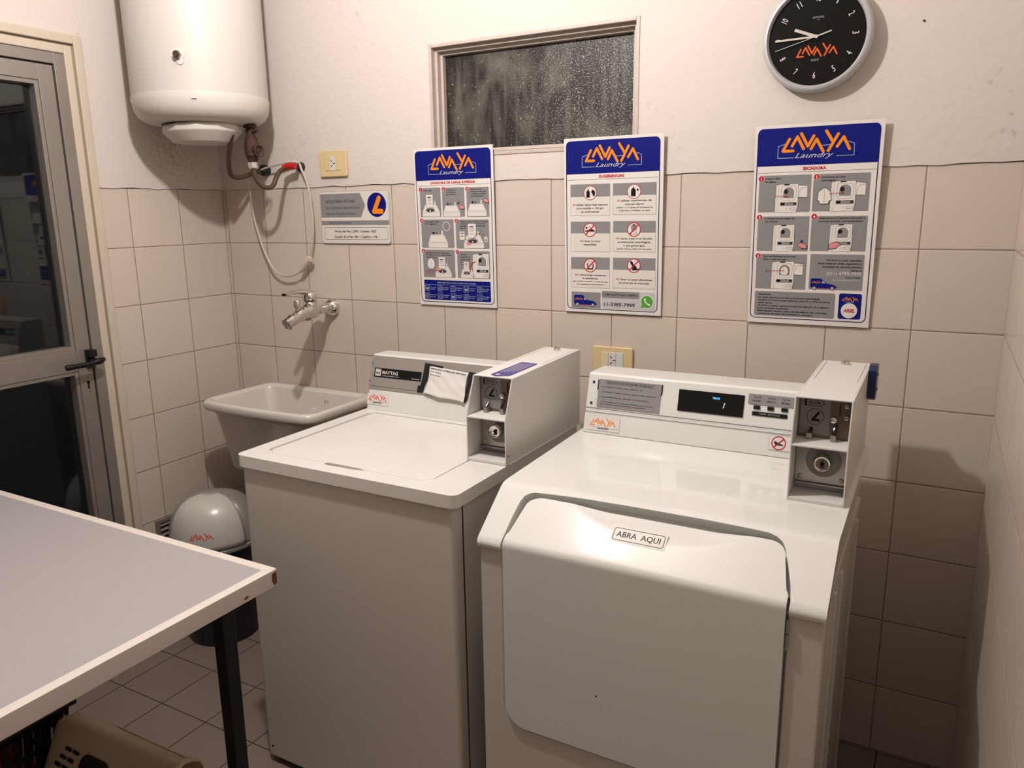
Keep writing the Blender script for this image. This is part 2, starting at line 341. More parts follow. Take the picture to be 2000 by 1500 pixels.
# ------------------------------------------------------------------ flat printing (signs, stickers, dials)
_tc = {}
def text_mesh(s, bold=0.0, shear=0.0):
    k = (s, bold, shear)
    if k in _tc: return _tc[k]
    cu = bpy.data.curves.new('t', 'FONT'); cu.body = s; cu.size = 1; cu.offset = bold; cu.shear = shear
    cu.resolution_u = 2; cu.fill_mode = 'FRONT'
    ob = bpy.data.objects.new('t', cu); COL.objects.link(ob); bpy.context.view_layer.update()
    dg = bpy.context.evaluated_depsgraph_get(); me = bpy.data.meshes.new_from_object(ob.evaluated_get(dg))
    V = [(v.co.x, v.co.y) for v in me.vertices]; F = [list(p.vertices) for p in me.polygons]
    bpy.data.objects.remove(ob); bpy.data.curves.remove(cu); bpy.data.meshes.remove(me)
    xs = [v[0] for v in V] or [0]; _tc[k] = (V, F, min(xs), max(xs)); return _tc[k]
class Sheet:
    """flat artwork in millimetres, x right, y down, mapped by T(x_mm, y_mm, layer)"""
    LAY = 0.00016
    def __init__(s, T): s.mb = MB(); s.T = T; s.n = 0
    def lay(s, k): s.n = k; return s
    def poly(s, pts, m, k=None):
        k = s.n if k is None else k; s.mb.use(m); s.mb.add([s.T(x, y, k*s.LAY) for x, y in pts], [list(range(len(pts)))]); return s
    def rect(s, x0, y0, x1, y1, m, k=None, r=0):
        return s.poly(rrect(x0, y0, x1, y1, r, 4) if r else [(x0, y0), (x1, y0), (x1, y1), (x0, y1)], m, k)
    def frame(s, x0, y0, x1, y1, wd, m, k=None, r=3):
        k = s.n if k is None else k
        a = rrect(x0, y0, x1, y1, r, 4); b = rrect(x0+wd, y0+wd, x1-wd, y1-wd, max(r-wd, .3), 4); n = len(a)
        s.mb.use(m); s.mb.add([s.T(x, y, k*s.LAY) for x, y in a+b], [(i, (i+1) % n, n+(i+1) % n, n+i) for i in range(n)]); return s
    def disc(s, x, y, r, m, k=None, ry=None, n=28):
        ry = ry or r; return s.poly([(x+r*cos(2*pi*i/n), y+ry*sin(2*pi*i/n)) for i in range(n)], m, k)
    def ring(s, x, y, r, wd, m, k=None, n=32):
        k = s.n if k is None else k; s.mb.use(m)
        vs = [s.T(x+q*cos(2*pi*i/n), y+q*sin(2*pi*i/n), k*s.LAY) for q in (r, r-wd) for i in range(n)]
        s.mb.add(vs, [(i, (i+1) % n, n+(i+1) % n, n+i) for i in range(n)]); return s
    def cap(s, a, b, wd, m, k=None):
        """round ended stroke"""
        ax, ay = a; bx, by = b; t = math.atan2(by-ay, bx-ax); r = wd/2
        pts = [(bx+r*cos(t-pi/2+pi*i/6), by+r*sin(t-pi/2+pi*i/6)) for i in range(7)] + [(ax+r*cos(t+pi/2+pi*i/6), ay+r*sin(t+pi/2+pi*i/6)) for i in range(7)]
        return s.poly(pts, m, k)
    def line(s, pts, wd, m, k=None):
        k = s.n if k is None else k
        for i in range(len(pts)-1): s.cap(pts[i], pts[i+1], wd, m, k+0.05*i)
        return s
    def text(s, t, x, y, h, m, k=None, w=None, al='l', bold=0.0, shear=0.0):
        """y = baseline, h = capital height; w squeezes or stretches to a width"""
        k = s.n if k is None else k
        if h < 6.6 and bold == 0: bold = 0.022
        V, F, a, b = text_mesh(t, bold, shear)
        if not V: return s
        sy = h/0.69; sx = sy if w is None else w/(b-a); W = (b-a)*sx
        ox = x if al == 'l' else (x-W/2 if al == 'c' else x-W)
        s.mb.use(m); s.mb.add([s.T(ox+(vx-a)*sx, y-vy*sy, k*s.LAY) for vx, vy in V], F); return s
    def logo(s, x, y, w, m, k=None, fr=None, lt=None):
        """the laundry word mark, x,y = centre of its box, w = width of the strokes"""
        k = s.n if k is None else k; q = w/158.0
        def c(p): return (x+(p[0]-149)*q, y+(p[1]-45)*q)
        if fr:
            for L in ([(80, 46), (58, 53), (58, 82), (97, 82)], [(225, 48), (238, 53), (239, 81), (199, 81)], [(160, 55), (182, 54)]):
                s.line([c(p) for p in L], 1.4*q, fr, k)
        i = 0
        for L in ([(85, 36), (70, 65), (95, 65)], [(92, 53), (104, 31), (120, 61)], [(113, 24), (130, 55), (143, 31)], [(138, 62), (150, 39), (167, 69)], [(172, 21), (188, 46)], [(200, 29), (179, 68)], [(199, 59), (213, 37), (228, 66)]):
            s.line([c(p) for p in L], (7.0 if q > 0.6 else 6.0)*q, m, k+1+0.12*i); i += 1
        if lt: s.text('Laundry', x+(146-149)*q, y+(83-45)*q, 12.5*q, lt, k+1, w=92*q, al='c', shear=0.45, bold=0.0)
        return s
    def build(s, name, parent=None):
        o = s.mb.build(name, None, parent, smooth=0)
        return o

def nosign(S, x, y, r, k):
    S.disc(x, y, r, I_W, k); S.ring(x, y, r, r*0.14, I_RD, k+2)
def slash(S, x, y, r, k):
    S.cap((x-r*.62, y+r*.62), (x+r*.62, y-r*.62), r*0.17, I_RD, k)

# ================================================================== THE ROOM
W = 2.6194; H = 2.95; YF = -4.3
def wavy(x0, x1, z, n, amp=0.004):
    return [(x0+(x1-x0)*i/n, z+random.uniform(-amp, amp)) for i in range(n+1)]
wb = MB(); wb.use(M_TB)
wb.box(-0.15, 0, 0, W+0.15, 0.15, 1.6)
wb.use(M_PL)
WX0, WX1, WZ0, WZ1 = 0.993, 1.693, 1.676, 2.02
low = wavy(0, W, 1.600, 60, 0.0025)
wb.prism(low + [(W, WZ0), (0, WZ0)], -0.004, 0.15, 'xz')
wb.box(0, -0.004, WZ0, WX0, 0.15, WZ1); wb.box(WX1, -0.004, WZ0, W, 0.15, WZ1); wb.box(0, -0.004, WZ1, W, 0.15, H)
struct(wb.build('wall_back'))
DY0, DY1, DZ = -0.515, -1.56, 2.065       # door opening with its wooden frame
wl = MB(); wl.use(M_TL)
wl.box(-0.15, 0, 0, 0, DY0, 1.6); wl.box(-0.15, DY1, 0, 0, YF, 1.6)
wl.use(M_PL)
wl.prism([(y, z) for y, z in wavy(0, DY0, 1.600, 16, 0.0025)] + [(DY0, DZ), (0, DZ)], -0.15, 0.004, 'yz')
wl.box(-0.15, DY1, 1.6, 0.004, YF, DZ); wl.box(-0.15, 0, DZ, 0.004, YF, H)
struct(wl.build('wall_left'))
wr = MB(); wr.use(M_TR); wr.box(W, 0, 0, W+0.15, YF, 1.6); wr.use(M_PL); wr.box(W-0.004, -0.004, 1.6, W+0.15, YF, H)
struct(wr.build('wall_right'))
wf = MB(); wf.use(M_TB); wf.box(-0.15, YF-0.15, 0, W+0.15, YF, 1.6); wf.use(M_PL); wf.box(-0.15, YF-0.15, 1.6, W+0.15, YF+0.004, H)
struct(wf.build('wall_front'))
struct(MB().box(-0.15, YF-0.15, -0.12, W+0.15, 0.15, 0).build('floor', M_FL))
struct(MB().box(-0.15, YF-0.15, H, W+0.15, 0.15, H+0.12).build('ceiling', M_CEIL))

# window ------------------------------------------------------------
wn = bpy.data.objects.new('window_1', None); COL.objects.link(wn); wn.location = (0, 0, 0); struct(wn)
f = MB()
def wframe(mb, x0, z0, x1, z1, t, ya, yb):
    mb.box(x0, ya, z0, x0+t, yb, z1); mb.box(x1-t, ya, z0, x1, yb, z1)
    mb.box(x0+t, ya, z1-t, x1-t, yb, z1); mb.box(x0+t, ya, z0, x1-t, yb, z0+t)
wframe(f, WX0, WZ0, WX1, WZ1, 0.011, -0.0065, 0.07)
wframe(f, WX0+0.011, WZ0+0.011, WX1-0.011, WZ1-0.011, 0.010, 0.012, 0.07)
f.build('window_frame', M_WFR, wn, bevel=0.0015)
f = MB(); wframe(f, WX0+0.021, WZ0+0.016, WX1-0.021, WZ1-0.021, 0.009, 0.030, 0.066); f.build('window_sash', M_WFR, wn, bevel=0.001)
MB().box(WX0+0.028, 0.046, WZ0+0.022, WX1-0.028, 0.051, WZ1-0.028).build('window_pane', M_FROST, wn)
MB().box(WX0+0.012, -0.0055, WZ0+0.0105, WX1-0.012, 0.03, WZ0+0.016).build('window_sill', M_WFR, wn, bevel=0.003)

# door ---------------------------------------------------------------
dr = bpy.data.objects.new('door_1', None); COL.objects.link(dr); struct(dr)
A, B, Z = DY0, DY1, DZ
f = MB()
def jamb(mb, o, t, x0, x1):
    """stepped frame: o = inset from the outer edge, t = width"""
    mb.box(x0, A-o, 0, x1, A-o-t, Z-o); mb.box(x0, B+o, 0, x1, B+o+t, Z-o); mb.box(x0, A-o-t, Z-o-t, x1, B+o+t, Z-o)
jamb(f, 0.0, 0.028, -0.14, 0.016); jamb(f, 0.028, 0.006, -0.14, 0.003); jamb(f, 0.034, 0.026, -0.14, 0.011)
f.build('door_frame', M_TRIM, dr, bevel=0.003)
f = MB(); jamb(f, 0.060, 0.034, -0.10, 0.006); f.build('aluminium_frame', M_ALU, dr, bevel=0.0015)
f = MB(); jamb(f, 0.094, 0.005, -0.09, -0.004); f.build('door_gap_seal', M_GASK, dr)
leaf = MB(); o = 0.099; x0, x1 = -0.07, 0.002
ya, yb = A-o, B+o; zt = Z-o
SW = 0.048
leaf.box(x0, ya, 0.01, x1, ya-SW, zt); leaf.box(x0, yb+SW, 0.01, x1, yb, zt)
leaf.prism([(ya-SW, zt), (yb+SW, zt), (yb+SW, zt-SW), (ya-SW, zt-SW)], x0, x1, 'yz')
leaf.box(x0, ya-SW, 1.008, x1-0.001, yb+SW, 1.078); leaf.box(x0, ya-SW, 0.01, x1-0.001, yb+SW, 0.09)
leaf.build('door_leaf', M_ALU, dr, bevel=0.0012)
bd = MB()
for za, zb in ((1.078, zt-SW), (0.09, 1.008)):
    y2, y3 = ya-SW, yb+SW; t = 0.013
    bd.box(x0+0.02, y2, za, x1-0.004, y2-t, zb); bd.box(x0+0.02, y3, za, x1-0.004, y3+t, zb)
    bd.box(x0+0.02, y2-t, zb-t, x1-0.004, y3+t, zb); bd.box(x0+0.02, y2-t, za, x1-0.004, y3+t, za+t)
bd.build('glazing_bead', M_ALU, dr, bevel=0.001)
for za, zb in ((1.088, zt-SW-0.008), (0.10, 0.998)):
    MB().box(-0.040, ya-SW-0.008, za, -0.034, yb+SW+0.008, zb).build('door_glass', M_GLASS, dr)
dh = MB(); hy, hz = ya-0.002, 1.046
dh.box(0.002, hy+0.006, hz-0.034, 0.014, hy-0.020, hz+0.030)
dh.cyl((0.012, hy-0.006, hz-0.008), (0.045, hy-0.006, hz-0.008), 0.010)
dh.tube(spline([(0.048, hy+0.018, hz-0.004), (0.050, hy-0.006, hz-0.008), (0.050, hy-0.05, hz-0.012), (0.048, hy-0.115, hz-0.012)], 6), [0.008]*3+[0.011]*5+[0.0085]*8+[0.0095]*3, 14)
dh.box(0.012, hy+0.004, hz+0.006, 0.036, hy-0.018, hz+0.030)
dh.build('door_handle', M_BLK, dr, bevel=0.002)
kh = MB(); kh.cyl((0.0022, ya-0.022, 0.966), (0.0032, ya-0.022, 0.966), 0.0055); kh.box(0.0022, ya-0.019, 0.944, 0.0032, ya-0.025, 0.966)
for zz in (0.982, 0.934): kh.cyl((0.0022, ya-0.022, zz), (0.0032, ya-0.022, zz), 0.0018, n=8)
kh.build('keyhole', M_GASK, dr)
MB().box(-0.15, DY0, 0.0, 0.006, DY1, 0.012).build('door_threshold', M_ALU, dr)

# ================================================================== THINGS
# ---- washing machine -------------------------------------------------
def console(root, X0, X1, prof, mt=M_ENAM):
    return MB().prism(prof, X0, X1, 'yz').build('console', mt, root, bevel=0.004, seg=3)

def face_T(X, y0, z0, y1, z1, off=0.001):
    """maps (x mm, v mm up the sloping face) to the room"""
    d = Vector((0, y1-y0, z1-z0)).normalized(); n = Vector((0, -d.z, d.y))
    def T(x, v, lay):
        p = Vector((X+x/1000, y0, z0)) + d*(-v/1000) + n*(off+lay); return p
    return T

WR = thing('washing_machine', 'white top-loading washing machine with a coin box and a grey console', 'washing machine', (1.262, -0.52, 0))
bx0, bx1, by0, by1 = 0.936, 1.588, -0.838, -0.195
b = MB(); b.prism(rrect(bx0, by0, bx1, by1, 0.012, 4), 0.022, 0.874, 'xy'); b.build('cabinet', M_ENB, WR, bevel=0.002)
b = MB(); b.box(bx1-0.012, by0+0.036, 0.03, bx1+0.002, by0+0.038, 0.872); b.build('cabinet_seam', M_GASK, WR)
b = MB(); b.cyl((0.958, by0-0.001, 0.052), (0.958, by0+0.004, 0.052), 0.004, n=10); b.build('screw_hole', M_GASK, WR)
for x, y in ((0.97, -0.80), (1.555, -0.80), (0.97, -0.235), (1.555, -0.235)):
    MB().lathe([(0.018, 0.0), (0.018, 0.008), (0.008, 0.010), (0.008, 0.03)], (x, y, 0)).build('foot', M_BLK, WR)
b = MB(); b.prism(rrect(0.926, -0.846, 1.600, -0.19, 0.020, 5), 0.874, 0.905, 'xy'); top = b.build('top_cover', M_LID, WR)
cut = MB(); cut.prism([(0.972, -0.772), (0.998, -0.795), (1.470, -0.795), (1.496, -0.770), (1.496, -0.348), (0.985, -0.348), (0.972, -0.362)], 0.8985, 0.92, 'xy')
boolean(top, cut.build('c', M_LID)); top.data.shade_smooth()
q = top.modifiers.new('bev', 'BEVEL'); q.width = 0.0045; q.segments = 3; q.limit_method = 'ANGLE'; q.angle_limit = radians(40); weigh(top)
b = MB(); b.prism([(0.979, -0.769), (1.001, -0.789), (1.467, -0.789), (1.490, -0.766), (1.490, -0.352), (0.988, -0.352), (0.979, -0.364)], 0.898, 0.9042, 'xy')
ld_ = b.build('lid', M_LID, WR, bevel=0.0025, seg=3)
b = MB(); b.prism([(1.186, -0.800), (1.195, -0.805), (1.290, -0.804), (1.312, -0.797), (1.290, -0.7895), (1.19, -0.7895)], 0.9043, 0.9052, 'xy'); b.build('lid_finger_grip', M_GREY, ld_)
b = MB(); b.prism([(1.190, -0.798), (1.20, -0.8015), (1.230, -0.8010), (1.230, -0.795), (1.192, -0.794)], 0.9053, 0.9058, 'xy'); b.build('lid_wear_mark', M_BIN2, ld_)
console(WR, 0.928, 1.500, [(-0.19, 0.903), (-0.19, 1.070), (-0.208, 1.072), (-0.273, 1.072), (-0.323, 0.903)])
T = face_T(0.925, -0.323, 0.903, -0.273, 1.072)
gp = MB(); d = Vector((0, 0.05, 0.169)).normalized(); nn = Vector((0, -d.z, d.y)); b0 = Vector((0, -0.323, 0.903))
def slab(mb, x0, x1, v0, v1, t0, t1, base=b0, dd=d, n_=nn, X=0.925):
    ps = []
    for t in (t0, t1):
        for x, v in ((x0, v0), (x1, v0), (x1, v1), (x0, v1)):
            ps.append(Vector((X+x/1000, 0, 0)) + base + dd*(v/1000) + n_*(t/1000))
    mb.add(ps, [(0, 1, 2, 3), (7, 6, 5, 4), (0, 4, 5, 1), (1, 5, 6, 2), (2, 6, 7, 3), (3, 7, 4, 0)]); return mb
cp = slab(MB(), 3, 574, 76, 172, 0.5, 3.0).build('control_panel', M_GREY, WR, bevel=0.001)
slab(MB(), 3, 574, 66, 74.5, 0.2, 2.0).build('panel_lower_strip', M_GREY, WR, bevel=0.0008)
for x, v in ((9, 148), (6, 92)):
    s_ = MB(); c = Vector((0.925+x/1000, 0, 0))+b0+d*(v/1000); s_.cyl(c+nn*0.003, c+nn*0.005, 0.0035, 0.0025); s_.build('screw', M_STEEL, WR)
S = Sheet(lambda x, y, l: T(x, y, l+0.0025))
S.rect(19, -134, 198, -105, I_BK, 1); S.frame(21, -132.5, 196, -106.5, 0.5, I_DG, 2, r=1)
S.rect(23, -130.5, 45, -108.5, I_W, 2, r=2); S.frame(24.5, -129, 43.5, -110, 0.8, I_BK, 3, r=2)
S.text('m', 34, -114, 11, I_BK, 3, w=14, al='c', bold=0.03)
S.text('MAYTAG', 50, -116, 10.5, I_W, 2, w=60, bold=0.015); S.text('COMMERCIAL LAUNDRY WASHER', 50, -109.5, 2.6, I_LG, 2, w=66)
S.text('MAV16657AW', 194, -109, 3.2, I_LG, 2, w=30, al='r')
S.build('name_plate', WR)
S = Sheet(lambda x, y, l: T(x, y, l+0.0003))
S.rect(3, -52, 84, -18, I_W, 0); S.logo(43, -41, 66, I_RO, 1, lt=None); S.line([(8, -29), (30, -27)], 0.7, I_NV, 1); S.line([(60, -27), (80, -30)], 0.7, I_NV, 1)
S.text('Laundry', 44, -23, 6.5, I_NV, 2, w=36, al='c', shear=0.4)
S.build('laundry_sticker', WR)

def coin_box(root, X0, X1, zb, yf, yt, zs, zt, yb, zbk):
    """metering box open at the front: shell > slide plate, lock plate, lock ..."""
    t = 0.003; yp = yf+0.062
    m = MB(); prof = [(yf, zb), (yf, zs), (yt, zt), (yb, zbk), (yb, zb)]
    m.prism(prof, X0, X0+t, 'yz'); m.prism(prof, X1-t, X1, 'yz')
    m.prism([(yt, zt), (yb, zbk), (yb, zbk-t), (yt+0.001, zt-t)], X0+t, X1-t, 'yz')
    m.box(X0+t, yf, zb, X1-t, yb, zb+0.008)                      # floor
    m.prism([(yf, zs-0.004), (yf, zs), (yp+0.01, zs+0.001), (yp+0.01, zs-0.004)], X0+t, X1-t, 'yz')   # shelf
    m.box(X0+t, yp+0.012, zb+0.008, X1-t, yb, zs-0.004)
    m.prism([(yp+0.012, zs), (yp+0.012, zt-t), (yb, zbk-t), (yb, zs)], X0+t, X1-t, 'yz')
    box_ = m.build('coin_box', M_COIN, root, bevel=0.0008)
    xa, xb = X0+t+0.0005, X1-t-0.0005; w_ = X1-X0; cx = (X0+X1)/2
    MB().box(xa, yp+0.002, zs+0.001, xb, yp+0.012, zt-t-0.001).build('coin_slide_plate', M_PLATE, box_)
    hz = zt-zs
    Tp = lambda x, y, l: Vector((X0+x/1000, yp+0.0016-l, zs-y/1000))
    S = Sheet(Tp); hm = hz*1000
    S.rect(7, -hm+4, 64, -8, M_GREY2, 0)
    S.poly([(14, -hm+12), (46, -hm+12), (54, -hm+19), (46, -hm+26), (14, -hm+26)], I_DG, 1)
    S.poly([(16, -hm+13.2), (45.5, -hm+13.2), (52, -hm+19), (45.5, -hm+24.8), (16, -hm+24.8)], M_GREY2, 2)
    S.rect(14, -hm+12, 18, -hm+26, I_BK, 3); S.text('FICHA', 34, -hm+22, 6, I_BK, 3, w=22, al='c', bold=0.02)
    cy = -hm+48
    S.ring(36, cy, 17, 1.2, I_BK, 1); S.line([(42, cy-9), (31, cy+7), (43, cy+7)], 5, I_BK, 2)
    S.build('token_label', box_)
    g = MB(); gx = X0+0.078; gz = zs+hz*0.47
    g.lathe([(0.0002, -0.012), (0.006, -0.010), (0.0075, -0.004), (0.0075, 0.002)], (gx-0.006, yp, gz), 'y', 20); g.build('reject_knob', M_CHR, box_)
    g = MB(); g.box(X0+0.0815, yp-0.0005, zs+hz*0.55, X0+0.0835, yp+0.003, zt-0.018); g.build('coin_slot', M_SLOT, box_)
    for zz in (0.78, 0.52):
        g = MB(); c = (X0+0.095, yp, zs+hz*zz); g.lathe([(0.0045, 0.002), (0.0045, -0.002), (0.0018, -0.003), (0.0015, -0.0008)], c, 'y', 16); g.build('rivet', M_STEEL, box_)
    for lx, h_ in ((0.028, 0.022), (0.074, 0.034)):
        g = MB(); g.box(X0+lx-0.005, yp-0.018, zs+0.0015, X0+lx+0.006, yp+0.002, zs+0.014)
        g.build('token_chute', M_STEEL, box_, bevel=0.001)
        g = MB(); g.tube(spline([(X0+lx, yp-0.012, zs+0.012), (X0+lx+0.001, yp-0.014, zs+h_*0.6), (X0+lx+0.003, yp-0.004, zs+h_)], 5), 0.0038, 8); g.build('chute_flap', M_BLK, box_)
    lp = MB(); zl0, zl1 = zb+0.024, zs-0.005
    lp.box(xa, yp, zl0, xb, yp+0.011, zl1); lp.box(xa, yp-0.006, zl0-0.004, xb, yp+0.011, zl0)
    lpo = lp.build('lock_plate', M_STEEL, box_, bevel=0.0008)
    lc = (cx+0.004, yp, (zl0+zl1)/2+0.004)
    k = MB(); k.lathe([(0.034, 0.000), (0.034, -0.003), (0.031, -0.004), (0.0275, -0.0020), (0.024, -0.0010), (0.0005, -0.0010)], lc, 'y', 36); k.build('lock_recess', M_BIN2, box_)
    k = MB(); k.lathe([(0.0175, 0.0), (0.0175, -0.022), (0.0155, -0.026), (0.013, -0.025), (0.0125, -0.022), (0.0005, -0.022)], lc, 'y', 32); k.build('lock_barrel', M_CHR, box_)
    k = MB(); k.prism([(lc[0]-0.0035, lc[2]-0.008), (lc[0]+0.0035, lc[2]-0.008), (lc[0]+0.002, lc[2]+0.003), (lc[0]-0.002, lc[2]+0.003)], yp-0.0255, yp-0.0225, 'xz')
    k.lathe([(0.004, -0.0225), (0.004, -0.0255)], (lc[0], yp, lc[2]+0.002), 'y', 14); k.build('key_slot', M_SLOT, box_)
    for sx in (-0.040, 0.040):
        k = MB(); k.lathe([(0.0055, 0.001), (0.005, -0.002), (0.002, -0.0035)], (cx+sx, yp, zl0+0.011), 'y', 16); k.build('bolt', M_STEEL, box_)
    k = MB(); tz = zbk-(zbk-zt)*((0.035)/(yb-yt)); k.lathe([(0.0105, -0.001), (0.0105, 0.004), (0.0075, 0.006), (0.0065, 0.010), (0.001, 0.011)], (cx, yb-0.035, tz), 'z', 24); k.build('top_lock', M_CHR, box_)
    k = MB(); tt = lambda y: zt+(zbk-zt)*(y-yt)/(yb-yt)+0.0003
    for xx in (X0+0.010, X1-0.011): k.add([(xx, yt+0.18, tt(yt+0.18)), (xx+0.0012, yt+0.18, tt(yt+0.18)), (xx+0.0012, yb-0.01, tt(yb-0.01)), (xx, yb-0.01, tt(yb-0.01))], [(0, 1, 2, 3)])
    k.build('service_lid_seam', M_BIN2, box_)
    k = MB(); k.cyl((X1, yf+0.012, zb+0.022), (X1+0.0012, yf+0.012, zb+0.022), 0.003, n=10); k.build('side_rivet', M_STEEL, box_)
    return box_
cb1 = coin_box(WR, 1.489, 1.600, 0.9055, -0.620, -0.582, 1.019, 1.114, -0.186, 1.121)
tz = lambda y: 1.114+(1.121-1.114)*(y+0.582)/(0.396)
S = Sheet(lambda x, y, l: Vector((x/1000, -y/1000, tz(-y/1000)+0.0008+l)))
S.poly([(1528, 562), (1548, 577), (1580, 560), (1580, 408), (1530, 403)], M_VIOL, 0); S.disc(1545, 556, 6, I_LG, 1)
for k_ in range(5): S.rect(1538+k_*8, 420, 1540+k_*8, 535-k_*6, I_LG, 1)
S.build('purple_label', cb1)
MB().box(1.489, -0.61, 0.9052, 1.604, -0.186, 0.9070).build('coin_box_base_flange', M_ENAM, WR)

# paper notice held with black tape -----------------------------------------
pn = thing('paper_notice', 'crumpled white paper notice taped onto the washing machine console', 'notice', tuple(T(290, -110, 0)))
pr = MB(); NX, NY = 22, 16
# corners in face coords: TL(228,157) TR(363,146) BL(217,70) BR(362,59)
def ppt(u, v):
    a = Vector((226, 156)).lerp(Vector((366, 146)), u); c = Vector((217, 70)).lerp(Vector((360, 57)), u); p = a.lerp(c, v)
    p.x += (6*sin(v*pi)*(1-u)) - 3*sin(v*5)*(u); p.y += 1.6*sin(u*9+1)*v
    h = 1.2 + 2.2*abs(sin(u*4.2+v*3.1))*abs(sin(v*4.7-u*2.3+0.6)) + 1.3*abs(sin(u*9-v*8)) + 4.0*v*v
    return p, h
vs = []; fs = []
for j in range(NY+1):
    for i in range(NX+1):
        p, h = ppt(i/NX, j/NY); vs.append(T(p.x, -p.y, h/1000+0.0035))
for j in range(NY):
    for i in range(NX):
        a = j*(NX+1)+i; fs.append((a, a+1, a+NX+2, a+NX+1))
pr.add(vs, fs); pap = pr.build('paper', mat('notice paper', (236, 232, 228), rough=0.7, var=0.02), pn, smooth=25)
q = pap.modifiers.new('s', 'SOLIDIFY'); q.thickness = 0.0003
S = Sheet(lambda x, y, l: T(*(lambda p, h: (p.x, -p.y, h/1000+0.0044+l))(*ppt(x/140, y/90))))
S.text('MAQUINA FUERA DE SERVICIO', 70, 9.5, 5.0, I_BK, 1, w=128, al='c', bold=0.01)
S.text('Número de máquina:', 4, 18, 3.0, I_DG, 1, w=42); S.text('Día de reparación:', 5, 28, 3.0, I_DG, 1, w=38)
S.build('notice_print', pn)
S = MB()
def strip(mb, pts, t0, t1):
    n = len(pts); vs = [T(x, -v, t/1000) for t in (t0, t1) for x, v in pts]
    mb.add(vs, [list(range(n)), list(range(n, 2*n))[::-1]] + [(i, (i+1) % n, n+(i+1) % n, n+i) for i in range(n)])
for P_ in ([(207, 166), (216, 158), (228, 157), (222, 110), (214, 92), (212, 74), (190, 72), (190, 92), (200, 94), (204, 120)],
           [(216, 163), (273, 158), (273, 152), (216, 157)],
           [(366, 150), (388, 148), (376, 110), (368, 60), (358, 56), (362, 90), (364, 120)]):
    m_ = MB(); strip(m_, P_, 3.1, 4.0 if P_[0][0] != 216 else 6.5); m_.build('black_tape', M_BLKM, pn)

# ---- dryer ------------------------------------------------------------
DR = thing('tumble_dryer', 'large white front-loading dryer with a hinged door and a lit display', 'dryer', (2.012, -0.52, 0))
dx0, dx1 = 1.668, 2.358; dyf = -0.857
b = MB(); b.prism(rrect(dx0+0.004, dyf+0.020, dx1-0.004, -0.19, 0.004, 2), 0.02, 0.812, 'xy')
for yy in (-0.70, -0.60, -0.30): b.box(dx1-0.006, yy, 0.05, dx1+0.001, yy+0.016, 0.79)
b.build('cabinet', M_ENB, DR, bevel=0.002)
# front panel: frame around the door
fp = MB(); fp.prism(rrect(dx0, 0.02, dx1, 0.809, 0.004, 2), dyf, dyf+0.020, 'xz'); fpo = fp.build('front_panel', M_ENB, DR)
ct = MB(); ct.prism(rrect(1.7215, 0.398, 2.2975, 0.95, 0.058, 8), dyf-0.01, dyf+0.012, 'xz'); boolean(fpo, ct.build('c', M_ENB))
fpo.data.shade_smooth(); q = fpo.modifiers.new('bev', 'BEVEL'); q.width = 0.004; q.segments = 3; q.limit_method = 'ANGLE'; q.angle_limit = radians(40); weigh(fpo)
# bezel: flat top running down over the slope
C0 = Vector((0, -0.747, 0.9185)); C1 = Vector((0, -0.862, 0.829)); sd = (C1-C0).normalized(); sn = Vector((0, sd.z, -sd.y)); SL = (C1-C0).length
def sp_(x, s, t=0.0): return Vector((x, 0, 0)) + C0 + sd*s + sn*t
prof = [(-0.165, 0.9340), (-0.728, 0.9192), (-0.734, 0.9188), (-0.740, 0.9180), (-0.7455, 0.9167), (-0.751, 0.9146), (-0.7555, 0.9118), (-0.759, 0.9091), (-0.8535, 0.8356), (-0.8620, 0.8270), (-0.8645, 0.8190), (-0.862, 0.811), (-0.84, 0.811), (-0.73, 0.880), (-0.72, 0.885), (-0.165, 0.895)]
bz = MB(); bz.prism(prof, dx0-0.004, dx1+0.002, 'yz')
bzo = bz.build('top_panel', M_ENAM, DR)
# opening in slope coordinates
def arc(cx, cs, r, a0, a1, n=6): return [(cx+r*cos(a0+(a1-a0)*i/n), cs+r*sin(a0+(a1-a0)*i/n)) for i in range(n+1)]
op = [(1.7205, SL+0.03), (1.7215, 0.083), (1.7225, 0.060), (1.7245, 0.040), (1.729, 0.026), (1.738, 0.018), (1.750, 0.0135), (1.800, 0.010), (1.858, 0.007), (1.958, 0.005), (2.12, 0.005), (2.200, 0.007), (2.240, 0.009), (2.254, 0.014), (2.266, 0.023), (2.274, 0.037), (2.284, 0.070), (2.294, 0.107), (2.2985, 0.135), (2.2985, SL+0.03)]
ct = MB(); n = len(op); ct.add([sp_(x, s, -0.06) for x, s in op]+[sp_(x, s, 0.02) for x, s in op], [list(range(n))[::-1], list(range(n, 2*n))]+[(i, (i+1) % n, n+(i+1) % n, n+i) for i in range(n)])
cto = ct.build('c', M_ENAM); boolean(bzo, cto)
bzo.data.shade_smooth(); q = bzo.modifiers.new('bev', 'BEVEL'); q.width = 0.006; q.segments = 4; q.limit_method = 'ANGLE'; q.angle_limit = radians(42); weigh(bzo)
# recess behind the door
r_ = MB(); r_.add([sp_(1.70, -0.01, -0.030), sp_(2.32, -0.01, -0.030), sp_(2.32, SL-0.03, -0.030), sp_(1.70, SL-0.03, -0.030), sp_(1.70, -0.01, -0.040), sp_(2.32, -0.01, -0.040), sp_(2.32, SL-0.03, -0.040), sp_(1.70, SL-0.03, -0.040)],
   [(0, 1, 2, 3), (7, 6, 5, 4), (0, 4, 5, 1), (1, 5, 6, 2), (2, 6, 7, 3), (3, 7, 4, 0)]); r_.build('door_recess', M_ENAM, DR)
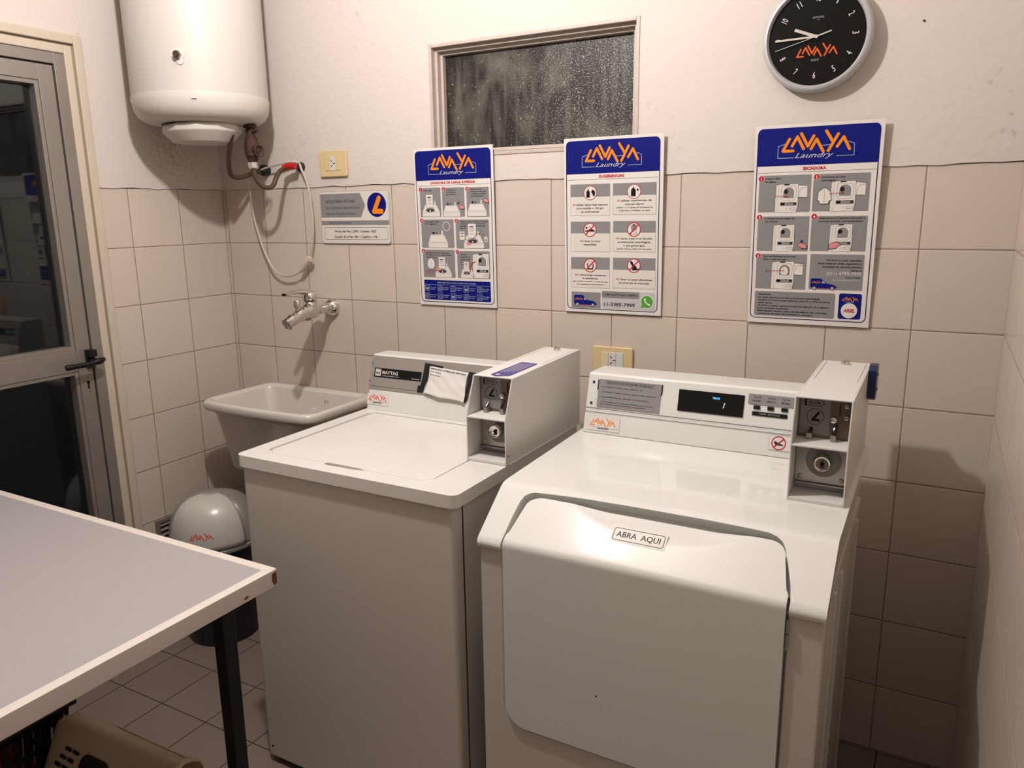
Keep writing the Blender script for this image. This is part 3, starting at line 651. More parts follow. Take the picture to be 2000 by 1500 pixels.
# door sheet, folded
rows = []  # (t along profile, xL, xR)
DL, DRt = 1.7255, 2.2935
def dprof(t):
    """t<0: down the front below the fold, t>0 up the slope"""
    Fd = C1 + sn*0.0015; R = 0.010
    if t <= -R: return Vector((0, Fd.y, Fd.z+t)), Vector((0, -1, 0))
    if t >= R: return Fd - sd*t + sn*0.0, sn
    k = (t+R)/(2*R); a = Vector((0, Fd.y, Fd.z-R)); c = Fd - sd*R; p = a*(1-k)**2 + Fd*2*k*(1-k) + c*k*k
    return p, Vector((0, -1, 0)).lerp(sn, k).normalized()
T0, T1 = -(C1.z+0.0012-0.404), SL-0.024
rc = 0.050
tl = [(T0+rc*(1-cos(a)), rc*(1-sin(a))) for a in [pi/2*i/8 for i in range(9)]]
rows = [(t, DL+dx, DRt-dx) for t, dx in tl] + [(T0+0.1+0.28*i/6, DL, DRt) for i in range(6)] + [(-0.012, DL, DRt)] + [(t, DL, DRt) for t in (-0.010, -0.006, -0.002, 0.002, 0.006, 0.010, 0.02)]
rows += [(t, DL+0.0005+0.156*t, DRt+0.001-0.2*t) for t in (0.030, 0.045, 0.058, 0.064, 0.070, 0.076, 0.082, 0.088, 0.0925, 0.0965)]
for a in [pi/2*i/9 for i in range(1, 10)]:
    rows.append((0.0965+(T1-0.0965)*sin(a), DL+0.016+0.040*(1-cos(a)), DRt-0.019-0.030*(1-cos(a))))
NU = 40; vs = []; fs = []; rowsN = len(rows)
for th in (0.0, -0.022):
    for (t, xl, xr) in rows:
        for i in range(NU+1):
            u = i/NU; x = xl+(xr-xl)*u
            p, n_ = dprof(t)
            e_ = 1-((x-2.03)/0.185)**2
            if e_ > 0:
                tb = T1-0.060*e_; k = (t-tb)/max(T1-tb, 0.004)
                if k > 0: p = p-n_*(0.011*min(1, e_*1.6)*k**1.4)
            vs.append(Vector((x, 0, 0))+p+n_*th)
st = NU+1; off = rowsN*st
for j in range(rowsN-1):
    for i in range(NU):
        a = j*st+i; fs.append((a, a+1, a+st+1, a+st)); a += off; fs.append((a, a+st, a+st+1, a+1))
for i in range(NU):
    fs.append((i, i+off, i+1+off, i+1)); a = (rowsN-1)*st+i; fs.append((a, a+1, a+1+off, a+off))
for j in range(rowsN-1):
    a = j*st; fs.append((a, a+st, a+st+off, a+off)); a += NU; fs.append((a, a+off, a+st+off, a+st))
dm = MB(); dm.add(vs, fs); door = dm.build('dryer_door', M_ENAM, DR, bevel=0.003, seg=3, ang=50)
hg = MB()
for z0, z1 in ((0.745, 0.775), (0.777, 0.803)): hg.cyl((2.2975, dyf-0.004, z0), (2.2975, dyf-0.004, z1), 0.0032, n=12)
hg.box(2.294, dyf-0.002, 0.748, 2.298, dyf+0.01, 0.80)
hg.build('door_hinge', M_STEEL, DR)
hd = MB(); hd.cyl((1.941, -0.8655, 0.541), (1.941, -0.8672, 0.541), 0.0018, n=8); hd.build('scuff_mark', M_SLOT, door)
pd = [dprof(t) for t in (0.02, 0.045)]
def dT(x, y, l):
    p, n_ = dprof(0.060+(-y)/1000); return Vector((1.950+x/1000, 0, 0))+p+n_*(0.0004+l)
S = Sheet(dT); S.rect(-4, -31, 109, 5, I_W, 0, r=2); S.frame(0, -27, 105, 1, 1.3, I_BK, 1, r=5); S.text('ABRA  AQUI', 52, -7.5, 12, I_BK, 1, w=90, al='c', bold=0.012)
S.build('door_sticker', door)
# console
y0_, z0_, y1_, z1_ = -0.340, 0.930, -0.296, 1.083
con = MB(); con.prism([(-0.19, 0.930), (-0.19, 1.080), (-0.198, 1.083), (-0.292, 1.083), (-0.297, 1.079), (-0.3205, 0.994), (-0.319, 0.991), (-0.3235, 0.984), (-0.340, 0.930)], 1.677, 2.243, 'yz'); con.build('console', M_ENAM, DR, bevel=0.002)
Td = face_T(1.68, y0_, z0_, y1_, z1_, 0.0012)
for v in (65.5, 55.5):
    S = Sheet(Td); S.rect(-2, -v-0.7, 562, -v+0.5, I_DG, 0); S.build('console_seam', DR)
dd2 = Vector((0, y1_-y0_, z1_-z0_)).normalized(); nn2 = Vector((0, -dd2.z, dd2.y)); bb2 = Vector((0, y0_, z0_))
dsp = slab(MB(), 245, 407, 84, 138, 0.2, 2.0, bb2, dd2, nn2, 1.68).build('display_window', mat('display glass', (6, 6, 7), rough=0.12), DR, bevel=0.0006)
S = Sheet(lambda x, y, l: Td(x, y, l+0.0010)); S.text('PRICE', 340, -121.5, 4.6, M_LED, 1, w=17, al='c', bold=0.03)
S.line([(358.5, -101.5), (359.8, -107)], 1.5, M_LEDW, 1); S.line([(360.1, -108.5), (361.4, -114)], 1.5, M_LEDW, 1); S.build('display_digits', dsp)
S = Sheet(Td)
S.rect(25, -142, 33, -115, I_BK, 0); S.rect(190, -144, 202, -117, I_BK, 0); S.rect(28, -144, 199, -71, M_GREY2, 1, r=1)
S.frame(46, -141, 181, -132, 0.5, I_DG, 2, r=2); S.text('SELECCION DEL PROGRAMA DE SECADO', 113, -134.5, 4.2, I_BK, 2, w=126, al='c')
for y, a, c_, wd in ((-123, 'CALOR MAXIMO:', 'Toallas, jeans, sábanas, etc.', 112), (-109.5, 'CALOR MEDIO:', 'Tejidos sintéticos, camisas, mezcla, algodones', 146), (-96.5, 'CALOR MINIMO:', 'Prendas delicadas o de temperatura', 130)):
    S.text(a, 38, y, 3.2, I_BK, 2, w=34, bold=0.01); S.text(c_, 74, y, 3.0, I_DG, 2, w=wd-34)
S.text('Antes de seleccionar la temperatura verifique en las instrucciones', 38, -83.5, 2.8, I_DG, 2, w=146)
S.text('de sus prendas, el programa adecuado correspondiente', 38, -77.5, 2.8, I_DG, 2, w=124)
S.build('program_label', DR)
S = Sheet(Td)
for y in (-110, -104, -90, -82): S.rect(21.5, y, 23.5, y+1.2, I_DG, 0)
S.rect(416, -144, 556, -119, M_GREY2, 0)
for x, t_ in ((437, 'MAXIMO'), (470, 'MEDIO'), (503, 'MINIMO')):
    S.text('CALOR', x, -134.5, 4.4, I_BK, 1, w=18, al='c', bold=0.01); S.text(t_, x, -126, 4.4, I_BK, 1, w=20, al='c', bold=0.01)
S.build('button_label', DR); S = Sheet(Td); S.rect(428, -102.5, 509, -92.5, I_BK, 0); S.text('TEMP. SETTING', 468, -96, 3.6, I_GY, 1, w=48, al='c')
S.build('temperature_label', DR)
for x in (430, 462, 494): slab(MB(), x, x+15, 108, 117, 0, 3.0, bb2, dd2, nn2, 1.68).build('program_button', M_BLK, DR, bevel=0.0008)
for x, v in ((13, 135), (12, 79)):
    s_ = MB(); c = Vector((1.68+x/1000, 0, 0))+bb2+dd2*(v/1000); s_.cyl(c+nn2*0.001, c+nn2*0.0024, 0.0034, 0.0028, n=14); s_.build('screw', M_BLK, DR)
S = Sheet(Td); S.rect(10, -46, 98, -8, I_W, 0); S.logo(52, -31, 68, I_OR, 1, lt=None); S.text('Laundry', 54, -12.5, 6.5, I_NV, 2, w=34, al='c', shear=0.4)
S.line([(14, -20), (34, -16)], 0.7, I_NV, 1); S.line([(74, -14), (95, -17)], 0.7, I_NV, 1); S.build('laundry_sticker', DR)
S = Sheet(Td); S.rect(474, -51, 541, -16, I_W, 0); nosign(S, 496.5, -33.5, 16.5, 1)
S.poly([(486, -38), (492, -36), (497, -33), (506, -31), (507, -28), (490, -28), (486, -33)], I_DG, 3); slash(S, 496.5, -33.5, 16.5, 4)
S.frame(474, -51, 541, -16, 0.5, I_LG, 1, r=1); S.build('no_shoes_sticker', DR)
coin_box(DR, 2.241, 2.350, 0.9225, -0.592, -0.568, 1.042, 1.135, -0.168, 1.139)
bl = MB(); bl.prism([(-0.252, 1.075), (-0.252, 1.138), (-0.240, 1.148), (-0.206, 1.148), (-0.196, 1.136), (-0.196, 1.078), (-0.206, 1.068), (-0.242, 1.068)], 2.3502, 2.368, 'yz')
for zz in (1.09, 1.125): bl.cyl((2.368, -0.224, zz), (2.370, -0.224, zz), 0.004, n=12)
bl.build('blue_side_box', M_BLUEP, DR, bevel=0.003)
for x, y in ((1.71, -0.80), (2.31, -0.80), (1.71, -0.235), (2.31, -0.235)):
    MB().lathe([(0.018, 0.0), (0.018, 0.008), (0.008, 0.010), (0.008, 0.022)], (x, y, 0)).build('foot', M_BLK, DR)

# ---- laundry sink ---------------------------------------------------------
SK = thing('laundry_sink', 'white ceramic wall sink in the corner beside the washing machine', 'sink', (0.44, -0.18, 0.60))
def srect(x0, y0, x1, y1, r, z, bow=0.0, n=6):
    out = []
    for cx, cy, a in ((x1-r, y0+r, -pi/2), (x1-r, y1-r, 0), (x0+r, y1-r, pi/2), (x0+r, y0+r, pi)):
        for k in range(n+1): t = a+pi/2*k/n; out.append([cx+r*cos(t), cy+r*sin(t)])
    res = []
    for i in range(len(out)):
        a, c = out[i], out[(i+1) % len(out)]; res.append(a)
        if i == len(out)-1:
            for k in range(1, 8): res.append([a[0]+(c[0]-a[0])*k/8, a[1]+(c[1]-a[1])*k/8])
    for p in res:
        u = (p[0]-(x0+x1)/2)/((x1-x0)/2)
        if p[1] < (y0+y1)/2: p[1] -= bow*(1-u*u)
    return [(p[0], p[1], z) for p in res]
m = MB(); X0, X1, Y0, Y1 = 0.180, 0.715, -0.352, -0.003
R = []
R.append(srect(X0+0.055, Y0+0.075, X1-0.08, Y1, 0.03, 0.590)); R.append(srect(X0+0.050, Y0+0.068, X1-0.075, Y1, 0.035, 0.600))
R.append(srect(X0+0.030, Y0+0.030, X1-0.045, Y1, 0.04, 0.800, 0.008)); R.append(srect(X0+0.022, Y0+0.022, X1-0.034, Y1, 0.04, 0.822, 0.012))
R.append(srect(X0+0.004, Y0+0.004, X1-0.004, Y1, 0.045, 0.826, 0.015)); R.append(srect(X0, Y0, X1, Y1, 0.045, 0.834, 0.016)); R.append(srect(X0, Y0, X1, Y1, 0.045, 0.850, 0.016))
R.append(srect(X0+0.004, Y0+0.004, X1-0.004, Y1-0.003, 0.043, 0.858, 0.016)); R.append(srect(X0+0.012, Y0+0.012, X1-0.012, Y1-0.01, 0.04, 0.861, 0.016))
R.append(srect(X0+0.024, Y0+0.022, X1-0.024, Y1-0.03, 0.04, 0.858, 0.014)); R.append(srect(X0+0.030, Y0+0.028, X1-0.030, Y1-0.036, 0.04, 0.848, 0.012))
R.append(srect(X0+0.055, Y0+0.06, X1-0.07, Y1-0.045, 0.05, 0.70, 0.006)); R.append(srect(X0+0.085, Y0+0.10, X1-0.11, Y1-0.07, 0.05, 0.625)); R.append(srect(X0+0.13, Y0+0.14, X1-0.15, Y1-0.11, 0.04, 0.612))
m.loft(R); m.build('basin', M_CER, SK, smooth=60)
S = Sheet(lambda x, y, l: Vector((0.505+x/1000, -0.0465-y*0.00006-l, 0.822-y/1000)))
S.disc(-8, 0, 3, I_DG, 1); S.disc(-8, 0, 1.6, M_CER, 2); S.text('FERRUM', -2, 1.4, 2.8, I_DG, 1, w=14); S.build('maker_mark', SK)

# ---- tap ------------------------------------------------------------------
TP = thing('wall_faucet', 'chrome single-lever faucet on the tiled wall above the sink', 'faucet', (0.528, 0.0, 1.168))
tx = 0.528
m = MB(); m.lathe([(0.031, -0.0005), (0.0315, -0.010), (0.028, -0.020), (0.020, -0.027), (0.015, -0.030)], (tx, 0, 1.170), 'y', 36); m.build('wall_flange', M_CHR, TP, smooth=60)
m = MB(); m.lathe([(0.0185, -0.026), (0.0185, -0.036), (0.0155, -0.039), (0.016, -0.085), (0.022, -0.10)], (tx, 0, 1.170), 'y', 28); m.build('inlet_arm', M_CHR, TP, smooth=50)
m = MB(); m.tube(spline([(tx, -0.085, 1.168), (tx, -0.115, 1.170), (tx, -0.15, 1.168), (tx, -0.19, 1.155), (tx, -0.228, 1.143), (tx, -0.240, 1.138)], 6), [0.018, 0.021, 0.023]+[0.026]*8+[0.0235]*6+[0.0205]*6+[0.018]*8, 24)
m.build('spout_body', M_CHR, TP, smooth=60)
m = MB(); m.tube([(tx, -0.225, 1.142), (tx, -0.231, 1.124), (tx, -0.232, 1.120)], [0.013, 0.0125, 0.011], 20); m.build('aerator', M_STEEL, TP)
m = MB(); m.lathe([(0.0255, 1.168), (0.0262, 1.19), (0.0245, 1.202), (0.022, 1.204)], (tx, -0.118, 0), 'z', 28); m.build('cartridge_housing', M_CHR, TP, smooth=50)
m = MB(); m.lathe([(0.0245, 1.205), (0.0270, 1.210), (0.0270, 1.222), (0.024, 1.233), (0.014, 1.2405), (0.001, 1.2425)], (tx, -0.118, 0), 'z', 28); m.build('lever_cap', M_CHR, TP, smooth=60)
m = MB(); pth = spline([(tx, -0.112, 1.230), (tx, -0.145, 1.239), (tx, -0.185, 1.243), (tx, -0.225, 1.240), (tx, -0.240, 1.239)], 5); rings = []
for i, p in enumerate(pth):
    k = i/(len(pth)-1); wd = 0.018-0.008*k if k < 0.85 else 0.012; hh = 0.011-0.007*k
    rings.append([(p.x+wd*cos(a), p.y, p.z+hh*sin(a)) for a in [2*pi*j/16 for j in range(16)]])
m.loft(rings); m.build('lever', M_CHR, TP, smooth=60)
m = MB(); m.lathe([(0.009, 1.168), (0.008, 1.188), (0.0125, 1.190), (0.0135, 1.211), (0.0115, 1.214), (0.001, 1.2145)], (tx, -0.182, 0), 'z', 20); m.build('diverter_knob', M_CHR, TP, smooth=40)
m = MB(); m.lathe([(0.011, 1.150), (0.011, 1.140), (0.0085, 1.138)], (tx, -0.135, 0), 'z', 20); m.build('shower_outlet', M_STEEL, TP)

# ---- water heater -----------------------------------------------------------
HT = thing('water_heater', 'big white cylindrical water heater hung high in the corner', 'water heater', (0.25, -0.268, 1.80))
hc = (0.25, -0.268, 0); hr = 0.215
MB().lathe([(hr-0.004, 1.880), (hr, 1.884), (hr, 2.58), (hr-0.02, 2.60)], hc, 'z', 72).build('tank', M_HEAT, HT, smooth=40)
MB().lathe([(0.002, 1.797), (0.10, 1.797), (0.150, 1.800), (0.180, 1.806), (0.200, 1.820), (0.212, 1.842), (hr+0.002, 1.870), (hr+0.0015, 1.8835), (hr-0.006, 1.8845)], hc, 'z', 72).build('bottom_cap', M_HEATP, HT, smooth=40)
m = MB(); ring = lambda r, z, n=10, q=0: [(0.268+r*cos(2*pi*i/n+0.2), -0.292+r*sin(2*pi*i/n+0.2), z+q*cos(2*pi*i/n+0.2)) for i in range(n)]
m.loft([ring(0.118, 1.797, 12, 0.005), ring(0.126, 1.792, 12, 0.005), ring(0.126, 1.774, 12, 0.002), ring(0.096, 1.744, 12), ring(0.09, 1.741, 12)]); m.build('junction_cover', M_HEATP, HT, bevel=0.003)
m = MB(); m.cyl((0.268+0.02, -0.292-0.06, 1.7475), (0.268+0.02, -0.292-0.06, 1.741), 0.004, n=10); m.build('cover_screw', M_SLOT, HT)
MB().lathe([(0.110, 1.790), (0.122, 1.7965), (0.122, 1.798)], (0.262, -0.290, 0), 'z', 40).build('cover_gap_shade', M_SLOT, HT)  # dark disc paints the shade between bottom cap and junction cover
th = math.atan2(-0.445+0.268, 0.372-0.25); dn = Vector((cos(th), sin(th), 0)); pk = Vector((0.25, -0.268, 1.985))+dn*(hr-0.001)
m = MB(); m.cyl(pk, pk+dn*0.004, 0.020, 0.019, n=28); m.cyl(pk+Vector((0.004, 0.003, -0.017)), pk+Vector((0.004, 0.003, -0.017))+dn*0.004, 0.012, 0.011); m.build('gland_washer', M_HEATP, HT)
m = MB(); m.cyl(pk+dn*0.004, pk+dn*0.016, 0.0125, 0.012, n=6); m.build('gland_nut', M_STEEL, HT)
m = MB(); m.cyl(pk+dn*0.016, pk+dn*0.026, 0.0085, 0.008, n=14); m.build('gland_stem', M_RUST, HT)
for i in range(1):
    m = MB(); a = math.atan2(-0.415+0.268, 0.407-0.25)-0.05
    p = [Vector((0.25+(hr+0.0032)*cos(a+k*0.012), -0.268+(hr+0.0032)*sin(a+k*0.012), 1.861)) for k in range(-3, 4)]; m.tube(p, 0.0022, 8); m.build('cap_clip', M_HEATP, HT)
m = MB(); m.box(0.16, -0.062, 2.3, 0.30, -0.0045, 2.36); m.build('wall_bracket', M_HEAT, HT)
# corroded inlet valve under the tank
vx, vy = 0.392, -0.200
m = MB(); m.lathe([(0.015, 1.835), (0.015, 1.803), (0.022, 1.802), (0.022, 1.791), (0.0145, 1.789), (0.0155, 1.762), (0.021, 1.760), (0.021, 1.748), (0.024, 1.744), (0.0235, 1.700), (0.019, 1.696), (0.0165, 1.684), (0.0145, 1.680)], (vx, vy, 0), 'z', 16)
m.cyl((vx, vy, 1.722), (vx+0.040, vy-0.008, 1.718), 0.0155, 0.0125); m.cyl((vx+0.006, vy-0.003, 1.775), (vx+0.042, vy-0.006, 1.780), 0.0055, 0.005, n=8)
m.build('safety_valve', M_RUST, HT, smooth=40)
m = MB(); rp = [Vector((vx+0.044+0.006*cos(a), vy-0.010+0.014*cos(a), 1.714+0.018*sin(a))) for a in [2*pi*k/20 for k in range(21)]]; m.tube(rp, 0.0028, 8); m.build('valve_ring', M_RUST, HT)
m = MB(); m.lathe([(0.0135, 1.681), (0.016, 1.679), (0.016, 1.662), (0.012, 1.658)], (vx, vy, 0), 'z', 6); m.build('hose_nut', M_CHR, HT)
m = MB(); m.tube(spline([(vx, vy, 1.664), (vx+0.001, vy+0.004, 1.632), (0.402, -0.180, 1.603), (0.412, -0.155, 1.596), (0.414, -0.135, 1.607), (0.411, -0.115, 1.634), (0.402, -0.085, 1.656), (0.398, -0.058, 1.664)], 6), 0.0082, 12); m.build('inlet_hose', M_BRAID, HT)
m = MB(); m.tube(spline([(0.372, -0.262, 1.768), (0.345, -0.25, 1.735), (0.305, -0.225, 1.695), (0.270, -0.195, 1.660), (0.247, -0.165, 1.640), (0.238, -0.12, 1.637), (0.240, -0.07, 1.650), (0.250, -0.035, 1.661)], 6), 0.0085, 12); m.build('outlet_hose', M_HOSE, HT)
m = MB(); m.lathe([(0.019, -0.001), (0.020, -0.012), (0.020, -0.026), (0.013, -0.030), (0.010, -0.036)], (0.254, 0, 1.664), 'y', 20); m.build('wall_escutcheon', M_BLKM, HT)
# red stop valve on the wall
RV = thing('stop_valve', 'small red stop valve where the pipe leaves the wall', 'valve', (0.425, 0, 1.668))
m = MB(); m.lathe([(0.018, -0.0005), (0.017, -0.012), (0.010, -0.016), (0.009, -0.05)], (0.424, 0, 1.670), 'y', 16); m.build('valve_body', M_BLKM, RV)
m = MB(); m.tube(spline([(0.385, -0.058, 1.666), (0.398, -0.055, 1.668), (0.415, -0.052, 1.672), (0.438, -0.048, 1.672)], 5), [0.007]+[0.0105]*5+[0.012]*7+[0.011]*3, 14); m.build('red_handle', M_RED, RV)
# white looped cable with a connector
WC = thing('power_cable', 'thin white cable looping down the wall above the faucet', 'cable', (0.33, -0.02, 1.30))
pts = [(0.432, -0.02, 1.685), (0.40, -0.035, 1.688), (0.345, -0.04, 1.680), (0.285, -0.035, 1.672), (0.215, -0.033, 1.655), (0.186, -0.033, 1.630), (0.183, -0.03, 1.600), (0.188, -0.03, 1.54), (0.196, -0.03, 1.480), (0.226, -0.03, 1.385), (0.262, -0.03, 1.318), (0.295, -0.03, 1.290), (0.332, -0.03, 1.281), (0.375, -0.03, 1.286), (0.408, -0.03, 1.300)]
m = MB(); m.tube(spline(pts, 5), 0.0036, 10); m.build('cable', M_WCAB, WC)
pts = [(0.432, -0.02, 1.680), (0.447, -0.03, 1.662), (0.466, -0.03, 1.625), (0.478, -0.03, 1.575), (0.484, -0.03, 1.50), (0.482, -0.03, 1.44), (0.470, -0.03, 1.39), (0.456, -0.03, 1.352)]
m = MB(); m.tube(spline(pts, 5), 0.0042, 10); m.build('cable', M_WCAB, WC)
m = MB(); m.tube([(0.408, -0.03, 1.298), (0.416, -0.03, 1.306), (0.440, -0.03, 1.332), (0.452, -0.03, 1.346), (0.458, -0.03, 1.356)], [0.006, 0.0105, 0.0125, 0.011, 0.006], 8); m.box(0.444, -0.038, 1.336, 0.468, -0.024, 1.352); m.build('connector', M_CLEAR, WC, bevel=0.0015)

# ---- wall sockets ---------------------------------------------------------
def socket(cx, cz, wd, hg, label, yw, left_m, right_m, plate_m):
    o = thing('wall_socket', label, 'socket', (cx, 0, cz))
    m = MB(); m.prism(rrect(cx-wd/2, cz-hg/2, cx+wd/2, cz+hg/2, 0.006), yw, yw-0.010, 'xz'); m.build('cover_plate', plate_m, o, bevel=0.003, seg=3)
    s3 = 0.0235
    for k, mm in ((-1, left_m), (0, M_SOCK), (1, right_m)):
        p = MB(); p.box(cx+(k-0.5)*s3+0.0006, yw-0.009, cz-0.0235, cx+(k+0.5)*s3-0.0006, yw-0.0118, cz+0.0235)
        p.build('socket_insert' if k == 0 else 'blank_insert', mm, o, bevel=0.0008)
    p = MB(); y = yw-0.0118
    for ax, az, ang in ((-0.003, 0.009, -0.6), (-0.003, -0.009, 0.6), (0.007, 0.0, pi/2)):
        Tm = Matrix.Translation((cx+ax, y-0.0004, cz+az)) @ Matrix.Rotation(ang, 4, 'Y'); p.box(-0.0012, -0.0004, -0.0042, 0.0012, 0.0004, 0.0042, Tm)
    p.build('socket_slots', M_SLOT, o); return o
socket(0.580, 1.676, 0.122, 0.090, 'ivory wall socket on the white wall below the window height', -0.0042, M_BEIGE, M_BEIGE, M_BEIGE)
socket(1.628, 1.062, 0.128, 0.080, 'ivory wall socket on the tiles behind the dryer', -0.0004, M_IVORY, M_SOCK, M_BEIGE)

# ---- small nail in the wall ----------------------------------------------------
nl = MB().cyl((2.385, -0.003, 1.924), (2.385, -0.007, 1.923), 0.0024, n=10).build('nail', M_SLOT)
tag(nl, 'small dark nail in the white wall right of the clock', 'nail')

# ---- clock -------------------------------------------------------------------
CK = thing('wall_clock', 'round silver wall clock with a black dial', 'clock', (2.155, 0, 1.909))
cc = (2.155, 0, 1.909)
MB().lathe([(0.112, -0.0045), (0.124, -0.008), (0.128, -0.020), (0.127, -0.036), (0.122, -0.044), (0.116, -0.045), (0.1125, -0.040), (0.1115, -0.034)], cc, 'y', 96, cap=False).build('clock_rim', M_RIMC, CK, smooth=60)
MB().lathe([(0.112, -0.006), (0.112, -0.034)], cc, 'y', 72).build('dial', M_FACE, CK)
Tc = lambda x, y, l: Vector((cc[0]+x/1000, -0.0343-l, cc[2]-y/1000))
S = Sheet(Tc)
for n_ in range(1, 13):
    a = 2*pi*n_/12; x, y = 88*sin(a), -88*cos(a)
    rot = a if n_ not in (4, 5, 6, 7, 8) else a+pi
    V, F, xa, xb = text_mesh(str(n_)); hh = 15/0.69; ww = (5.6 if n_ < 10 else 9.5)/(xb-xa)
    if n_ == 1: ww = 2.2/(xb-xa)
    S.mb.use(I_W)
    S.mb.add([S.T(x+((vx-(xa+xb)/2)*ww)*cos(rot)+(vy*hh-7.5)*sin(rot), y+((vx-(xa+xb)/2)*ww)*sin(rot)-(vy*hh-7.5)*cos(rot), 0.00016) for vx, vy in V], F)
S.build('dial_numerals', CK)
S = Sheet(Tc); S.logo(3, 31, 92, I_OR2, 1); S.build('dial_logo', CK)
S = Sheet(Tc); S.text('PARODIZ', 2, -42, 4.2, I_GY, 1, w=26, al='c'); S.text('WC', 2, -37, 2.4, I_GY, 1, w=5, al='c'); S.text('SILENT', 0, 55, 4.6, I_GY, 1, w=19, al='c'); S.build('dial_writing', CK)
def hand(ang, l0, l1, wd, dep, name, m_):
    S = MB(); dx, dz = sin(ang), cos(ang); px, pz = cos(ang), -sin(ang); P = []
    for l, w_ in ((-l0, wd), (l1, wd)):
        P += [(cc[0]+dx*l+px*w_/2, cc[2]+dz*l+pz*w_/2), (cc[0]+dx*l-px*w_/2, cc[2]+dz*l-pz*w_/2)]
    S.prism([P[0], P[1], P[3], P[2]], dep, dep-0.0008, 'xz'); return S.build(name, m_, CK)
hand(radians(-68.5), 0.004, 0.055, 0.0068, -0.0360, 'hour_hand', M_HAND)
hand(radians(-91), 0.004, 0.096, 0.0045, -0.0375, 'minute_hand', M_HAND)
hand(radians(-105), 0.0, 0.098, 0.0012, -0.0390, 'second_hand', M_HAND)
hand(radians(74), 0.0, 0.036, 0.0030, -0.0392, 'second_hand_tail', M_HAND)
MB().lathe([(0.004, -0.034), (0.004, -0.0405)], cc, 'y', 16).build('hand_pin', M_HAND, CK)

# ---- posters --------------------------------------------------------------------
def poster(x0, z0, wd, hg, label, draw, tilt=0.016, yb=-0.003):
    """thin board leaning a little off the wall at its top"""
    o = thing('sign_board', label, 'sign', (x0+wd/2000, 0, z0-hg/2000), 'instruction boards on the back wall')
    def T(x, y, l):
        k = 1-y/hg; return Vector((x0+x/1000, yb-0.004-tilt*k-l, z0-y/1000))
    m = MB(); m.add([T(0, 0, 0), T(wd, 0, 0), T(wd, hg, 0), T(0, hg, 0), T(0, 0, -0.003), T(wd, 0, -0.003), T(wd, hg, -0.003), T(0, hg, -0.003)],
        [(0, 1, 2, 3), (7, 6, 5, 4), (0, 4, 5, 1), (1, 5, 6, 2), (2, 6, 7, 3), (3, 7, 4, 0)])
    m.build('board', I_W, o)
    S = Sheet(T); draw(S); S.build('print', o); return o
def header(S, title, tw, W_=301, H_=507):
    S.frame(6, 8, W_-8, H_-10, 2.4, I_NV, 1, r=14)
    pts = [p for p in rrect(6.5, 8, W_-8.5, 140, 13, 5) if p[1] <= 100] ; pts = [(6.5, 101)] + [p for p in rrect(6.5, 8, W_-8.5, 140, 13, 5) if p[1] < 60][6:] + [p for p in rrect(6.5, 8, W_-8.5, 140, 13, 5) if p[1] < 60][:6] + [(W_-8.5, 100)]
    S.poly(pts, I_BL, 2); S.logo(149, 45, 158, I_OR, 3, fr=I_LB, lt=I_LG)
    S.text(title, 149, 112.5, 7, I_RD, 2, w=tw, al='c', bold=0.045); S.line([(10, 117.5), (W_-12, 116.5)], 0.7, I_NV, 2)
def tl_(S, lines, x, y, h, m, k, al='l', dy=None, ws=None, bold=0.0):
    dy = dy or h*1.75
    for i, t in enumerate(lines): S.text(t, x, y+i*dy, h, m, k, al=al, w=(ws[i] if ws else None), bold=bold)
def numb(S, n_, x, y, r=7.0):
    S.disc(x, y, r, I_W, 4); S.disc(x, y, r-0.8, I_RD, 5); S.text(str(n_), x, y+r*0.5, r*0.95, I_W, 6, al='c', bold=0.03)
def shirt(S, x, y, s, k):
    P = [(-6, -12), (-2, -15), (2, -15), (6, -12), (11, -8), (13, 8), (9, 10), (8, 15), (-8, 15), (-9, 10), (-13, 8), (-11, -8)]
    S.poly([(x+a*s*1.08, y+b_*s*1.06) for a, b_ in P], I_DG, k); S.poly([(x+a*s, y+b_*s) for a, b_ in P], I_W, k+1)
    S.rect(x-0.3*s, y-12*s, x+0.3*s, y+14*s, I_GY, k+2)
def arrow(S, x0, y0, x1, y1, k, wd=1.1):
    S.cap((x0, y0), (x1, y1), wd, I_RD, k); t = math.atan2(y1-y0, x1-x0)
    S.poly([(x1+3*cos(t), y1+3*sin(t)), (x1+2.6*cos(t+2.2), y1+2.6*sin(t+2.2)), (x1+2.6*cos(t-2.2), y1+2.6*sin(t-2.2))], I_RD, k+1)
def handp(S, x, y, s, k, flip=1):
    P = [(0, 0), (4, -3), (9, -4), (14, -2), (20, 1), (20, 9), (12, 8), (7, 7), (5, 4), (1, 2)]
    S.poly([(x+flip*a*s, y+b_*s) for a, b_ in P], I_DG, k); S.poly([(x+flip*(1+a*0.88)*s, y+(0.3+b_*0.84)*s) for a, b_ in P], I_SK, k+1)
